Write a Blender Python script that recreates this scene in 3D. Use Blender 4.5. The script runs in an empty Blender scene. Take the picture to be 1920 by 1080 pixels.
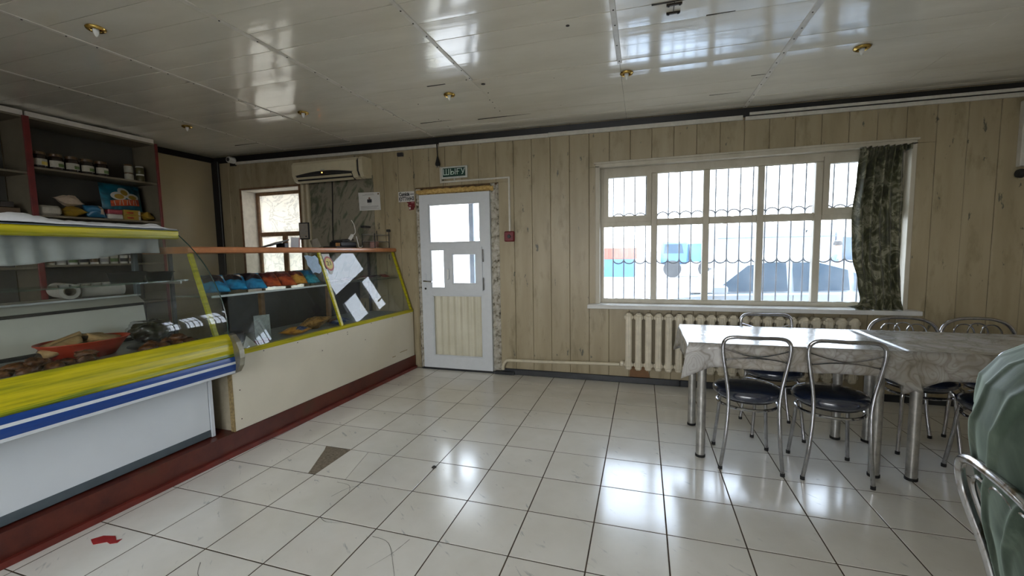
import bpy, bmesh, math, random
from mathutils import Vector, Matrix, noise

# ------------------------------------------------------------------ camera, sky, sun, light, exposure
scene = bpy.context.scene
COL = scene.collection
scene.view_settings.view_transform = 'Standard'
scene.view_settings.look = 'None'
scene.view_settings.gamma = 1.0
scene.view_settings.use_curve_mapping = False
scene.view_settings.exposure = 2.4
scene.cycles.max_bounces = 9
scene.cycles.diffuse_bounces = 4
scene.cycles.glossy_bounces = 5
scene.cycles.transmission_bounces = 6
scene.cycles.transparent_max_bounces = 24
scene.cycles.caustics_reflective = False
scene.cycles.caustics_refractive = False
scene.cycles.sample_clamp_indirect = 6.0

cam_data = bpy.data.cameras.new('camera')
cam_data.sensor_width = 36.0
cam_data.lens = 789.7 / 1920 * 36.0
cam_data.clip_start = 0.02
cam_data.clip_end = 400
cam = bpy.data.objects.new('camera', cam_data)
COL.objects.link(cam)
_r = Vector((0.95510349, 0.29578788, -0.01693694))
_u = Vector((-0.00872315, 0.08521711, 0.99632422))
_f = Vector((-0.29614394, 0.95144499, -0.08397137))
cam.matrix_world = Matrix(((_r.x, _u.x, -_f.x, 2.54935), (_r.y, _u.y, -_f.y, -1.30585),
                           (_r.z, _u.z, -_f.z, 1.31504), (0, 0, 0, 1)))
scene.camera = cam

SKY_STRENGTH = 3.2
world = bpy.data.worlds.new('hazy_sky')
scene.world = world
world.use_nodes = True
_nt = world.node_tree
_nt.nodes.clear()
_o = _nt.nodes.new('ShaderNodeOutputWorld')
_b = _nt.nodes.new('ShaderNodeBackground')
_t = _nt.nodes.new('ShaderNodeTexCoord')
_s = _nt.nodes.new('ShaderNodeSeparateXYZ')
_ra = _nt.nodes.new('ShaderNodeValToRGB')
_ra.color_ramp.elements[0].position = 0.0
_ra.color_ramp.elements[0].color = (1.0, 0.99, 0.97, 1)
_ra.color_ramp.elements[1].position = 0.8
_ra.color_ramp.elements[1].color = (0.80, 0.89, 1.0, 1)
_nt.links.new(_t.outputs['Generated'], _s.inputs[0])
_nt.links.new(_s.outputs['Z'], _ra.inputs[0])
_nt.links.new(_ra.outputs[0], _b.inputs['Color'])
_b.inputs['Strength'].default_value = SKY_STRENGTH
_nt.links.new(_b.outputs[0], _o.inputs['Surface'])

sun = bpy.data.lights.new('sun', 'SUN')
sun.energy = 3.0
sun.angle = math.radians(1.0)
sun.color = (1.0, 0.96, 0.88)
sun_o = bpy.data.objects.new('sun', sun)
COL.objects.link(sun_o)
sun_o.rotation_euler = Vector((0.25, 0.55, 1.15)).to_track_quat('Z', 'Y').to_euler()

def portal(name, loc, sx, sy, nrm):
    """marks a window opening so the sky light through it is sampled well"""
    l = bpy.data.lights.new(name, 'AREA')
    l.shape = 'RECTANGLE'
    l.size = sx
    l.size_y = sy
    l.cycles.is_portal = True
    o = bpy.data.objects.new(name, l)
    COL.objects.link(o)
    o.location = loc
    o.rotation_euler = (-Vector(nrm)).to_track_quat('Z', 'Y').to_euler()
    return o

# ------------------------------------------------------------------ room measures (metres)
XL, XR = -2.90, 6.40          # left and right wall
YB, YF = 2.97, -3.60          # wall in front of the lens, wall behind the lens
T = 1.0 / 3.0                 # floor tile
def cz(x):                    # the ceiling falls slightly to the right
    return 2.572 - 0.012 * (x - 1.47)
FILL_WINDOWS = [(0.1, 1.55), (1.75, 3.2)]  # unseen windows, added and sized to fill the room with daylight from behind
RZ0, RZ1 = 1.0, 2.15
portal('portal_window', (3.37, 3.30, 1.46), 2.5, 1.36, (0, -1, 0))
portal('portal_small_window', (-1.98, 3.32, 1.56), 0.95, 1.25, (0, -1, 0))
portal('portal_door', (0.575, 3.30, 1.4), 0.66, 1.0, (0, -1, 0))
for a, b in FILL_WINDOWS:
    portal('portal_fill', ((a + b) / 2, YF - 0.2, (RZ0 + RZ1) / 2), b - a, RZ1 - RZ0, (0, 1, 0))

# ------------------------------------------------------------------ materials
M = {}
def _mat(name):
    m = bpy.data.materials.new(name)
    m.use_nodes = True
    nt = m.node_tree
    p = nt.nodes['Principled BSDF']
    M[name] = m
    return m, nt, p
def _n(nt, t, **kw):
    n = nt.nodes.new(t)
    for k, v in kw.items():
        if k in n.inputs:
            n.inputs[k].default_value = v
        else:
            setattr(n, k, v)
    return n
def _pos(nt, scale=(1, 1, 1), obj=False, rand=False):
    """world position (or object position), scaled, for procedural patterns"""
    if obj:
        src = _n(nt, 'ShaderNodeTexCoord').outputs['Object']
    else:
        src = _n(nt, 'ShaderNodeNewGeometry').outputs['Position']
    if rand:
        oi = _n(nt, 'ShaderNodeObjectInfo')
        mu = _n(nt, 'ShaderNodeMath', operation='MULTIPLY')
        mu.inputs[1].default_value = 37.0
        nt.links.new(oi.outputs['Random'], mu.inputs[0])
        ad = _n(nt, 'ShaderNodeVectorMath', operation='ADD')
        nt.links.new(src, ad.inputs[0])
        nt.links.new(mu.outputs[0], ad.inputs[1])
        src = ad.outputs[0]
    vm = _n(nt, 'ShaderNodeVectorMath', operation='MULTIPLY')
    vm.inputs[1].default_value = scale
    nt.links.new(src, vm.inputs[0])
    return vm.outputs[0]
def _noise(nt, vec, scale, detail=4, rough=0.6, dist=0.0):
    n = _n(nt, 'ShaderNodeTexNoise')
    n.inputs['Scale'].default_value = scale
    n.inputs['Detail'].default_value = detail
    n.inputs['Roughness'].default_value = rough
    n.inputs['Distortion'].default_value = dist
    nt.links.new(vec, n.inputs['Vector'])
    return n.outputs['Fac']
def _ramp(nt, fac, stops):
    r = _n(nt, 'ShaderNodeValToRGB')
    e = r.color_ramp.elements
    while len(e) < len(stops):
        e.new(0.5)
    for i, (p, c) in enumerate(stops):
        e[i].position = p
        e[i].color = tuple(c) + (1,) if len(c) == 3 else c
    nt.links.new(fac, r.inputs[0])
    return r.outputs[0]
def _mix(nt, fac, a, b, mode='MIX'):
    m = _n(nt, 'ShaderNodeMix', data_type='RGBA', blend_type=mode)
    for s, v in (('Factor', fac), ('A', a), ('B', b)):
        i = [x for x in m.inputs if x.name == s and x.type == ('VALUE' if s == 'Factor' else 'RGBA')][0]
        if hasattr(v, 'is_output'):
            nt.links.new(v, i)
        else:
            i.default_value = v if s == 'Factor' else tuple(v) + ((1,) if len(v) == 3 else ())
    return [x for x in m.outputs if x.type == 'RGBA'][0]
def _bump(nt, p, h, strength=0.2, dist=0.01):
    b = _n(nt, 'ShaderNodeBump')
    b.inputs['Strength'].default_value = strength
    b.inputs['Distance'].default_value = dist
    nt.links.new(h, b.inputs['Height'])
    nt.links.new(b.outputs[0], p.inputs['Normal'])

def plain(name, col, rough=0.5, metal=0.0, var=0.10, scale=18.0, bump=0.0, coat=0.0, obj=False, spec=0.5):
    """colour with light grain and wear"""
    m, nt, p = _mat(name)
    f = _noise(nt, _pos(nt, obj=obj), scale)
    lo = tuple(c * (1 - var) for c in col)
    hi = tuple(min(1, c * (1 + var)) for c in col)
    nt.links.new(_ramp(nt, f, [(0.3, lo), (0.7, hi)]), p.inputs['Base Color'])
    p.inputs['Roughness'].default_value = rough
    p.inputs['Metallic'].default_value = metal
    p.inputs['Specular IOR Level'].default_value = spec
    if coat:
        p.inputs['Coat Weight'].default_value = coat
        p.inputs['Coat Roughness'].default_value = 0.08
    if bump:
        _bump(nt, p, f, bump, 0.004)
    return m
def blotchy(name, stops, scale, rough=0.6, stretch=(1, 1, 1), detail=6, dist=0.0, bump=0.0, obj=False, coat=0.0, spec=0.5):
    m, nt, p = _mat(name)
    f = _noise(nt, _pos(nt, stretch, obj=obj), scale, detail, 0.62, dist)
    nt.links.new(_ramp(nt, f, stops), p.inputs['Base Color'])
    p.inputs['Roughness'].default_value = rough
    p.inputs['Specular IOR Level'].default_value = spec
    p.inputs['Coat Weight'].default_value = coat
    if bump:
        _bump(nt, p, f, bump, 0.004)
    return m
def glassy(name, tint=(1, 1, 1), haze=0.0, haze_col=(0.9, 0.95, 1.0), f0=0.04, dirt=0.0):
    """thin pane: clear, with a mirror reflection growing to the edge-on view, and dust on it"""
    m, nt, p = _mat(name)
    nt.nodes.remove(p)
    out = nt.nodes['Material Output']
    tr = _n(nt, 'ShaderNodeBsdfTransparent')
    tr.inputs['Color'].default_value = tuple(tint) + (1,)
    gl = _n(nt, 'ShaderNodeBsdfGlossy')
    gl.inputs['Roughness'].default_value = 0.0
    lw = _n(nt, 'ShaderNodeLayerWeight')
    lw.inputs['Blend'].default_value = 0.5
    pw = _n(nt, 'ShaderNodeMath', operation='POWER')
    pw.inputs[1].default_value = 5.0
    nt.links.new(lw.outputs['Facing'], pw.inputs[0])
    ma = _n(nt, 'ShaderNodeMath', operation='MULTIPLY_ADD')
    ma.inputs[1].default_value = 1 - f0
    ma.inputs[2].default_value = f0
    nt.links.new(pw.outputs[0], ma.inputs[0])
    mx = _n(nt, 'ShaderNodeMixShader')
    nt.links.new(ma.outputs[0], mx.inputs[0])
    nt.links.new(tr.outputs[0], mx.inputs[1])
    nt.links.new(gl.outputs[0], mx.inputs[2])
    last = mx.outputs[0]
    if haze:
        tl = _n(nt, 'ShaderNodeBsdfTranslucent')
        tl.inputs['Color'].default_value = tuple(haze_col) + (1,)
        m2 = _n(nt, 'ShaderNodeMixShader')
        f = _noise(nt, _pos(nt), 7.0, 5)
        rm = _n(nt, 'ShaderNodeMapRange')
        rm.inputs['From Min'].default_value = 0.3
        rm.inputs['From Max'].default_value = 0.75
        rm.inputs['To Min'].default_value = haze * (1 - dirt)
        rm.inputs['To Max'].default_value = haze * (1 + dirt)
        nt.links.new(f, rm.inputs['Value'])
        nt.links.new(rm.outputs[0], m2.inputs[0])
        nt.links.new(last, m2.inputs[1])
        nt.links.new(tl.outputs[0], m2.inputs[2])
        last = m2.outputs[0]
    nt.links.new(last, out.inputs['Surface'])
    return m

def build_materials():
    # painted tongue boards: cream, dirty, with scuffs that run down the board
    m, nt, p = _mat('wall_board')
    v = _pos(nt)
    base = _ramp(nt, _noise(nt, _pos(nt, (6, 1, 0.8)), 1.0, 5), [(0.25, (0.285, 0.232, 0.138)), (0.5, (0.36, 0.30, 0.19)), (0.75, (0.415, 0.355, 0.235))])
    sm = _ramp(nt, _noise(nt, _pos(nt, (4.5, 1, 1.3)), 1.7, 7, 0.66), [(0.53, (0, 0, 0)), (0.76, (1, 1, 1))])
    c1 = _mix(nt, sm, base, (0.19, 0.155, 0.08))
    sc = _ramp(nt, _noise(nt, _pos(nt, (15, 1, 5)), 1.1, 5, 0.62), [(0.655, (0, 0, 0)), (0.69, (1, 1, 1))])
    c2 = _mix(nt, sc, c1, (0.11, 0.105, 0.075))
    nt.links.new(c2, p.inputs['Base Color'])
    p.inputs['Roughness'].default_value = 0.42
    _bump(nt, p, _noise(nt, _pos(nt, (40, 1, 3)), 1.0, 4), 0.12, 0.003)
    # ceiling planks: glossy cream plastic, faintly wavy
    m, nt, p = _mat('ceiling_plank')
    f = _noise(nt, _pos(nt, (1.4, 4, 1)), 1.2, 5)
    nt.links.new(_ramp(nt, f, [(0.3, (0.68, 0.645, 0.545)), (0.7, (0.78, 0.745, 0.645))]), p.inputs['Base Color'])
    p.inputs['Roughness'].default_value = 0.12
    p.inputs['IOR'].default_value = 1.7
    p.inputs['Specular IOR Level'].default_value = 0.9
    _bump(nt, p, _noise(nt, _pos(nt, (0.6, 10, 1)), 1.0, 2), 0.25, 0.006)
    # floor tiles: white with grey veins
    m, nt, p = _mat('floor_tile')
    v = _pos(nt, (1, 1, 1), rand=True)
    a = _noise(nt, v, 3.0, 5)
    base = _ramp(nt, a, [(0.3, (0.72, 0.69, 0.62)), (0.7, (0.82, 0.795, 0.735))])
    rot = _n(nt, 'ShaderNodeVectorRotate', rotation_type='Z_AXIS')
    rot.inputs['Angle'].default_value = 0.7
    nt.links.new(v, rot.inputs['Vector'])
    st = _n(nt, 'ShaderNodeVectorMath', operation='MULTIPLY')
    st.inputs[1].default_value = (9, 38, 1)
    nt.links.new(rot.outputs[0], st.inputs[0])
    vein = _ramp(nt, _noise(nt, st.outputs[0], 1.0, 3, 0.55, 0.6), [(0.63, (0, 0, 0)), (0.70, (1, 1, 1))])
    msk = _ramp(nt, _noise(nt, v, 9.0, 2), [(0.5, (0, 0, 0)), (0.62, (0.6, 0.6, 0.6))])
    mm = _mix(nt, 1.0, vein, msk, 'MULTIPLY')
    nt.links.new(_mix(nt, mm, base, (0.33, 0.35, 0.36)), p.inputs['Base Color'])
    rr = _n(nt, 'ShaderNodeMapRange')
    rr.inputs['To Min'].default_value = 0.10
    rr.inputs['To Max'].default_value = 0.22
    p.inputs['IOR'].default_value = 1.65
    p.inputs['Specular IOR Level'].default_value = 0.8
    nt.links.new(_noise(nt, _pos(nt), 4.0, 5), rr.inputs['Value'])
    nt.links.new(rr.outputs[0], p.inputs['Roughness'])
    _bump(nt, p, _noise(nt, v, 11.0, 2), 0.06, 0.004)
    blotchy('grout', [(0.3, (0.035, 0.024, 0.015)), (0.7, (0.09, 0.06, 0.035))], 20, 0.9)
    blotchy('mortar', [(0.3, (0.13, 0.10, 0.07)), (0.7, (0.30, 0.25, 0.18))], 60, 0.95, bump=0.8)
    plain('crack', (0.05, 0.045, 0.04), 0.9)
    # red brown plinth, worn
    m, nt, p = _mat('plinth_paint')
    f = _noise(nt, _pos(nt, (1, 1.2, 1)), 3.0, 8, 0.7)
    nt.links.new(_ramp(nt, f, [(0.35, (0.06, 0.010, 0.006)), (0.55, (0.11, 0.020, 0.010)), (0.72, (0.08, 0.030, 0.012))]), p.inputs['Base Color'])
    p.inputs['Roughness'].default_value = 0.42
    plain('plinth_strip', (0.15, 0.022, 0.014), 0.4, var=0.3, scale=9)
    plain('left_panel', (0.46, 0.385, 0.245), 0.35, var=0.06, scale=2)
    plain('plaster_wall', (0.62, 0.56, 0.45), 0.7)
    plain('black_trim', (0.005, 0.005, 0.006), 0.45)
    plain('dark_skirting', (0.012, 0.014, 0.017), 0.45, var=0.35, scale=10)
    plain('white_trunking', (0.58, 0.56, 0.50), 0.45)
    blotchy('strip_plastic', [(0.3, (0.50, 0.47, 0.40)), (0.7, (0.66, 0.63, 0.56))], 10, 0.35)
    plain('screw_dark', (0.05, 0.04, 0.03), 0.5, 0.6)
    plain('pvc_white', (0.66, 0.69, 0.72), 0.3, var=0.03)
    m, nt, p = _mat('pvc_ribbed')
    f = _noise(nt, _pos(nt), 4.0, 4)
    nt.links.new(_ramp(nt, f, [(0.3, (0.60, 0.57, 0.44)), (0.7, (0.70, 0.67, 0.54))]), p.inputs['Base Color'])
    p.inputs['Roughness'].default_value = 0.4
    blotchy('foam', [(0.3, (0.38, 0.22, 0.06)), (0.7, (0.72, 0.52, 0.20))], 40, 0.9, bump=0.8)
    blotchy('broken_plaster', [(0.34, (0.10, 0.09, 0.06)), (0.46, (0.40, 0.37, 0.30)), (0.7, (0.58, 0.56, 0.50))], 24, 0.95, bump=0.8)
    blotchy('raw_hole', [(0.3, (0.05, 0.03, 0.015)), (0.7, (0.15, 0.09, 0.04))], 24, 0.95, bump=0.6)
    blotchy('window_paint', [(0.3, (0.44, 0.40, 0.31)), (0.7, (0.56, 0.52, 0.43))], 8, 0.5, stretch=(1, 1, 0.4))
    plain('sill_white', (0.68, 0.68, 0.66), 0.14, var=0.05)
    plain('reveal_white', (0.72, 0.68, 0.62), 0.5)
    plain('brown_frame', (0.20, 0.11, 0.055), 0.5, var=0.3)
    plain('grille_iron', (0.05, 0.06, 0.08), 0.5, 0.3)
    glassy('window_glass', (0.47, 0.53, 0.61), haze=0.04, haze_col=(0.80, 0.90, 1.0), f0=0.012, dirt=0.5)
    glassy('rear_glass', (0.97, 0.98, 1.0))
    glassy('door_glass', (0.55, 0.60, 0.66), haze=0.04, haze_col=(0.9, 0.95, 1.0), f0=0.012, dirt=0.4)
    glassy('case_glass', (0.90, 0.94, 0.92), haze=0.035, haze_col=(0.8, 0.85, 0.8), f0=0.06, dirt=0.7)
    glassy('shelf_glass', (0.80, 0.92, 0.88), haze=0.08, haze_col=(0.6, 0.8, 0.75), f0=0.06)
    glassy('clear_plastic', (0.95, 0.95, 0.97), haze=0.03, f0=0.06)
    # paper with marble print, light shines through it
    m, nt, p = _mat('marble_film')
    v = _pos(nt)
    wv = _ramp(nt, _noise(nt, _pos(nt, (1, 1, 1.5)), 3.4, 5, 0.6, 1.6), [(0.45, (0.82, 0.81, 0.77)), (0.5, (0.62, 0.625, 0.61)), (0.54, (0.82, 0.81, 0.77))])
    nt.links.new(wv, p.inputs['Base Color'])
    p.inputs['Roughness'].default_value = 0.4
    tl = _n(nt, 'ShaderNodeBsdfTranslucent')
    nt.links.new(wv, tl.inputs['Color'])
    mx = _n(nt, 'ShaderNodeMixShader')
    mx.inputs[0].default_value = 0.42
    nt.links.new(p.outputs[0], mx.inputs[1])
    nt.links.new(tl.outputs[0], mx.inputs[2])
    nt.links.new(mx.outputs[0], nt.nodes['Material Output'].inputs['Surface'])
    m, nt, p = _mat('marble_panel')
    rot = _n(nt, 'ShaderNodeVectorRotate', rotation_type='Y_AXIS')
    rot.inputs['Angle'].default_value = -0.5
    nt.links.new(_pos(nt), rot.inputs['Vector'])
    st = _n(nt, 'ShaderNodeVectorMath', operation='MULTIPLY')
    st.inputs[1].default_value = (6.5, 1, 3.0)
    nt.links.new(rot.outputs[0], st.inputs[0])
    f = _noise(nt, st.outputs[0], 1.0, 4, 0.6, 1.6)
    nt.links.new(_ramp(nt, f, [(0.30, (0.06, 0.08, 0.045)), (0.42, (0.14, 0.14, 0.095)), (0.48, (0.24, 0.215, 0.165)), (0.60, (0.26, 0.235, 0.18)), (0.68, (0.11, 0.125, 0.08))]), p.inputs['Base Color'])
    p.inputs['Roughness'].default_value = 0.35
    plain('ac_plastic', (0.60, 0.54, 0.38), 0.4, var=0.05)
    plain('dark_plastic', (0.02, 0.02, 0.022), 0.4)
    plain('sign_green', (0.005, 0.045, 0.03), 0.4)
    plain('sign_frame', (0.55, 0.58, 0.54), 0.4)
    plain('sign_text', (0.62, 0.75, 0.68), 0.5)
    plain('alarm_red', (0.15, 0.006, 0.012), 0.4)
    plain('paper', (0.62, 0.62, 0.60), 0.7, var=0.03)
    plain('ink', (0.02, 0.02, 0.025), 0.7)
    plain('ink_grey', (0.30, 0.30, 0.30), 0.8)
    plain('red_print', (0.14, 0.006, 0.010), 0.5, var=0.4, scale=60)
    plain('radiator_paint', (0.66, 0.60, 0.47), 0.4, var=0.10, scale=14)
    plain('pipe_paint', (0.60, 0.54, 0.40), 0.4)
    plain('chrome', (0.44, 0.44, 0.46), 0.12, 1.0, var=0.18, scale=30)
    blotchy('chrome_worn', [(0.4, (0.22, 0.17, 0.12)), (0.5, (0.55, 0.55, 0.56)), (0.75, (0.68, 0.68, 0.70))], 9, 0.2, stretch=(3, 3, 1))
    M['chrome_worn'].node_tree.nodes['Principled BSDF'].inputs['Metallic'].default_value = 0.95
    plain('dull_steel', (0.42, 0.41, 0.385), 0.45, 0.85, var=0.25, scale=20)
    plain('brass', (0.62, 0.42, 0.12), 0.22, 1.0, var=0.2)
    plain('lamp_white', (0.75, 0.75, 0.72), 0.3)
    plain('rubber', (0.012, 0.012, 0.012), 0.8)
    plain('seat_vinyl', (0.008, 0.014, 0.034), 0.27, var=0.3, spec=1.0, coat=1.0)
    # tablecloth vinyl: grey roses
    m, nt, p = _mat('tablecloth_vinyl')
    warp = _n(nt, 'ShaderNodeTexNoise')
    warp.inputs['Scale'].default_value = 5.0
    warp.inputs['Detail'].default_value = 2.0
    nt.links.new(_pos(nt), warp.inputs['Vector'])
    wsc = _n(nt, 'ShaderNodeVectorMath', operation='MULTIPLY_ADD')
    wsc.inputs[1].default_value = (0.22, 0.22, 0.22)
    nt.links.new(warp.outputs['Color'], wsc.inputs[0])
    nt.links.new(_pos(nt), wsc.inputs[2])
    vo = _n(nt, 'ShaderNodeTexVoronoi', feature='DISTANCE_TO_EDGE')
    vo.inputs['Scale'].default_value = 8.0
    nt.links.new(wsc.outputs[0], vo.inputs['Vector'])
    line = _ramp(nt, vo.outputs['Distance'], [(0.0, (0.34, 0.325, 0.30)), (0.05, (0.42, 0.405, 0.385)), (0.12, (0.48, 0.47, 0.455))])
    vr = _n(nt, 'ShaderNodeTexVoronoi', feature='F1')
    vr.inputs['Scale'].default_value = 8.0
    nt.links.new(wsc.outputs[0], vr.inputs['Vector'])
    sn = _n(nt, 'ShaderNodeMath', operation='SINE')
    ml = _n(nt, 'ShaderNodeMath', operation='MULTIPLY')
    ml.inputs[1].default_value = 42.0
    nt.links.new(vr.outputs['Distance'], ml.inputs[0])
    nt.links.new(ml.outputs[0], sn.inputs[0])
    rings = _ramp(nt, sn.outputs[0], [(0.0, (1, 1, 1)), (0.6, (0.95, 0.945, 0.93)), (1.0, (0.78, 0.755, 0.73))])
    tone = _ramp(nt, _noise(nt, _pos(nt), 4.5, 3), [(0.40, (0.70, 0.65, 0.57)), (0.55, (0.95, 0.95, 0.95))])
    c = _mix(nt, 0.8, line, rings, 'MULTIPLY')
    nt.links.new(_mix(nt, 0.8, c, tone, 'MULTIPLY'), p.inputs['Base Color'])
    p.inputs['Roughness'].default_value = 0.22
    p.inputs['Specular IOR Level'].default_value = 0.8
    _bump(nt, p, _noise(nt, _pos(nt), 16, 3, 0.5, 1.0), 0.35, 0.006)
    # curtain: olive brocade with pale leaves
    m, nt, p = _mat('brocade')
    f = _noise(nt, _pos(nt, (1, 1, 0.8)), 9.0, 5, 0.6, 2.2)
    c = _ramp(nt, f, [(0.36, (0.03, 0.03, 0.013)), (0.50, (0.075, 0.078, 0.032)), (0.56, (0.20, 0.19, 0.12)), (0.62, (0.28, 0.27, 0.19)), (0.68, (0.06, 0.065, 0.025))])
    nt.links.new(c, p.inputs['Base Color'])
    p.inputs['Roughness'].default_value = 0.55
    p.inputs['Sheen Weight'].default_value = 0.3
    tl = _n(nt, 'ShaderNodeBsdfTranslucent')
    nt.links.new(c, tl.inputs['Color'])
    mx = _n(nt, 'ShaderNodeMixShader')
    mx.inputs[0].default_value = 0.18
    nt.links.new(p.outputs[0], mx.inputs[1])
    nt.links.new(tl.outputs[0], mx.inputs[2])
    nt.links.new(mx.outputs[0], nt.nodes['Material Output'].inputs['Surface'])
    # hand brushed yellow paint
    m, nt, p = _mat('yellow_paint')
    f = _noise(nt, _pos(nt, (30, 2.2, 60)), 1.0, 5, 0.6)
    nt.links.new(_ramp(nt, f, [(0.30, (0.22, 0.24, 0.006)), (0.5, (0.48, 0.42, 0.003)), (0.7, (0.60, 0.52, 0.01))]), p.inputs['Base Color'])
    p.inputs['Roughness'].default_value = 0.3
    _bump(nt, p, f, 0.3, 0.003)
    m, nt, p = _mat('yellow_green_paint')
    f = _noise(nt, _pos(nt, (30, 2.0, 60)), 1.0, 5, 0.6)
    nt.links.new(_ramp(nt, f, [(0.35, (0.03, 0.10, 0.006)), (0.5, (0.28, 0.30, 0.006)), (0.6, (0.50, 0.43, 0.004))]), p.inputs['Base Color'])
    p.inputs['Roughness'].default_value = 0.3
    plain('blue_plastic', (0.008, 0.05, 0.24), 0.28, var=0.06)
    plain('white_stripe', (0.66, 0.70, 0.74), 0.35, var=0.04)
    plain('fridge_white', (0.70, 0.745, 0.79), 0.38, var=0.03, scale=3)
    plain('fridge_grey', (0.085, 0.11, 0.125), 0.5)
    plain('case_inside', (0.52, 0.50, 0.44), 0.4, var=0.06, scale=4)
    plain('case_steel', (0.46, 0.47, 0.46), 0.35, 0.6, var=0.15)
    plain('bracket_metal', (0.30, 0.28, 0.22), 0.35, 0.8, var=0.2)
    plain('counter_cream', (0.72, 0.67, 0.55), 0.35, var=0.04, scale=3)
    plain('counter_edge', (0.30, 0.22, 0.10), 0.7, var=0.4, scale=60)
    plain('counter_side', (0.42, 0.37, 0.27), 0.6, var=0.12)
    plain('wood_orange', (0.50, 0.20, 0.08), 0.3, var=0.2, scale=12)
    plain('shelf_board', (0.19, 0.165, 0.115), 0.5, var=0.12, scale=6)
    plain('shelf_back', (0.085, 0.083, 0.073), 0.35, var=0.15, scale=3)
    plain('shelf_red', (0.16, 0.016, 0.014), 0.45, var=0.25, scale=10)
    plain('white_cloth', (0.66, 0.68, 0.72), 0.85, var=0.05)
    m, nt, p = _mat('net_cloth')
    c = _ramp(nt, _noise(nt, _pos(nt), 8, 4), [(0.3, (0.52, 0.54, 0.55)), (0.7, (0.66, 0.68, 0.69))])
    nt.links.new(c, p.inputs['Base Color'])
    p.inputs['Roughness'].default_value = 0.9
    tl = _n(nt, 'ShaderNodeBsdfTranslucent')
    nt.links.new(c, tl.inputs['Color'])
    mx = _n(nt, 'ShaderNodeMixShader')
    mx.inputs[0].default_value = 0.35
    nt.links.new(p.outputs[0], mx.inputs[1])
    nt.links.new(tl.outputs[0], mx.inputs[2])
    nt.links.new(mx.outputs[0], nt.nodes['Material Output'].inputs['Surface'])
    blotchy('bread', [(0.3, (0.22, 0.11, 0.035)), (0.55, (0.36, 0.23, 0.10)), (0.75, (0.44, 0.31, 0.16))], 22, 0.8, bump=0.5)
    blotchy('fried_dough', [(0.32, (0.025, 0.008, 0.003)), (0.5, (0.09, 0.03, 0.007)), (0.75, (0.20, 0.085, 0.022))], 38, 0.42, bump=1.0)
    blotchy('dark_filling', [(0.3, (0.012, 0.007, 0.004)), (0.7, (0.05, 0.03, 0.012))], 40, 0.6, bump=0.6)
    blotchy('dark_greens', [(0.3, (0.008, 0.008, 0.004)), (0.55, (0.03, 0.028, 0.012)), (0.75, (0.07, 0.05, 0.02))], 30, 0.6, bump=1.0)
    plain('basket_red', (0.40, 0.035, 0.01), 0.35)
    plain('grey_card', (0.32, 0.36, 0.37), 0.6, var=0.2, scale=50)
    plain('cup_white', (0.55, 0.54, 0.50), 0.5)
    plain('bowl_black', (0.010, 0.010, 0.012), 0.25)
    plain('skin', (0.45, 0.24, 0.16), 0.5)
    plain('hair_dark', (0.02, 0.015, 0.012), 0.6)
    blotchy('green_velvet', [(0.34, (0.016, 0.032, 0.02)), (0.50, (0.04, 0.062, 0.042)), (0.64, (0.085, 0.115, 0.085)), (0.75, (0.13, 0.16, 0.13))], 2.6, 0.65, stretch=(3.0, 3.0, 1.0), dist=1.2)
    _p = M['green_velvet'].node_tree.nodes['Principled BSDF']
    _p.inputs['Sheen Tint'].default_value = (0.72, 0.9, 0.76, 1)
    _p.inputs['Sheen Weight'].default_value = 0.5
    _p.inputs['Sheen Roughness'].default_value = 0.35
    plain('trousers_dark', (0.03, 0.03, 0.035), 0.8)
    # outside
    blotchy('yard_ground', [(0.3, (0.30, 0.28, 0.26)), (0.7, (0.40, 0.38, 0.36))], 0.6, 0.9)
    plain('car_white', (0.34, 0.39, 0.44), 0.25, var=0.02)
    plain('car_glass', (0.03, 0.06, 0.09), 0.08)
    plain('tyre', (0.03, 0.03, 0.03), 0.8)
    plain('truck_white', (0.34, 0.37, 0.41), 0.4, var=0.05, scale=2)
    plain('truck_blue', (0.05, 0.16, 0.32), 0.4)
    plain('rust_red', (0.32, 0.08, 0.05), 0.6)
    plain('post_blue', (0.09, 0.14, 0.22), 0.5)
    plain('porch_cream', (0.55, 0.52, 0.42), 0.7)
    plain('hill_grey', (0.36, 0.36, 0.38), 0.9)
def flat(name, col, rough=0.45, coat=0.0):
    if name not in M:
        plain(name, col, rough, var=0.12, scale=30, coat=coat)
    return name
build_materials()

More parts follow.
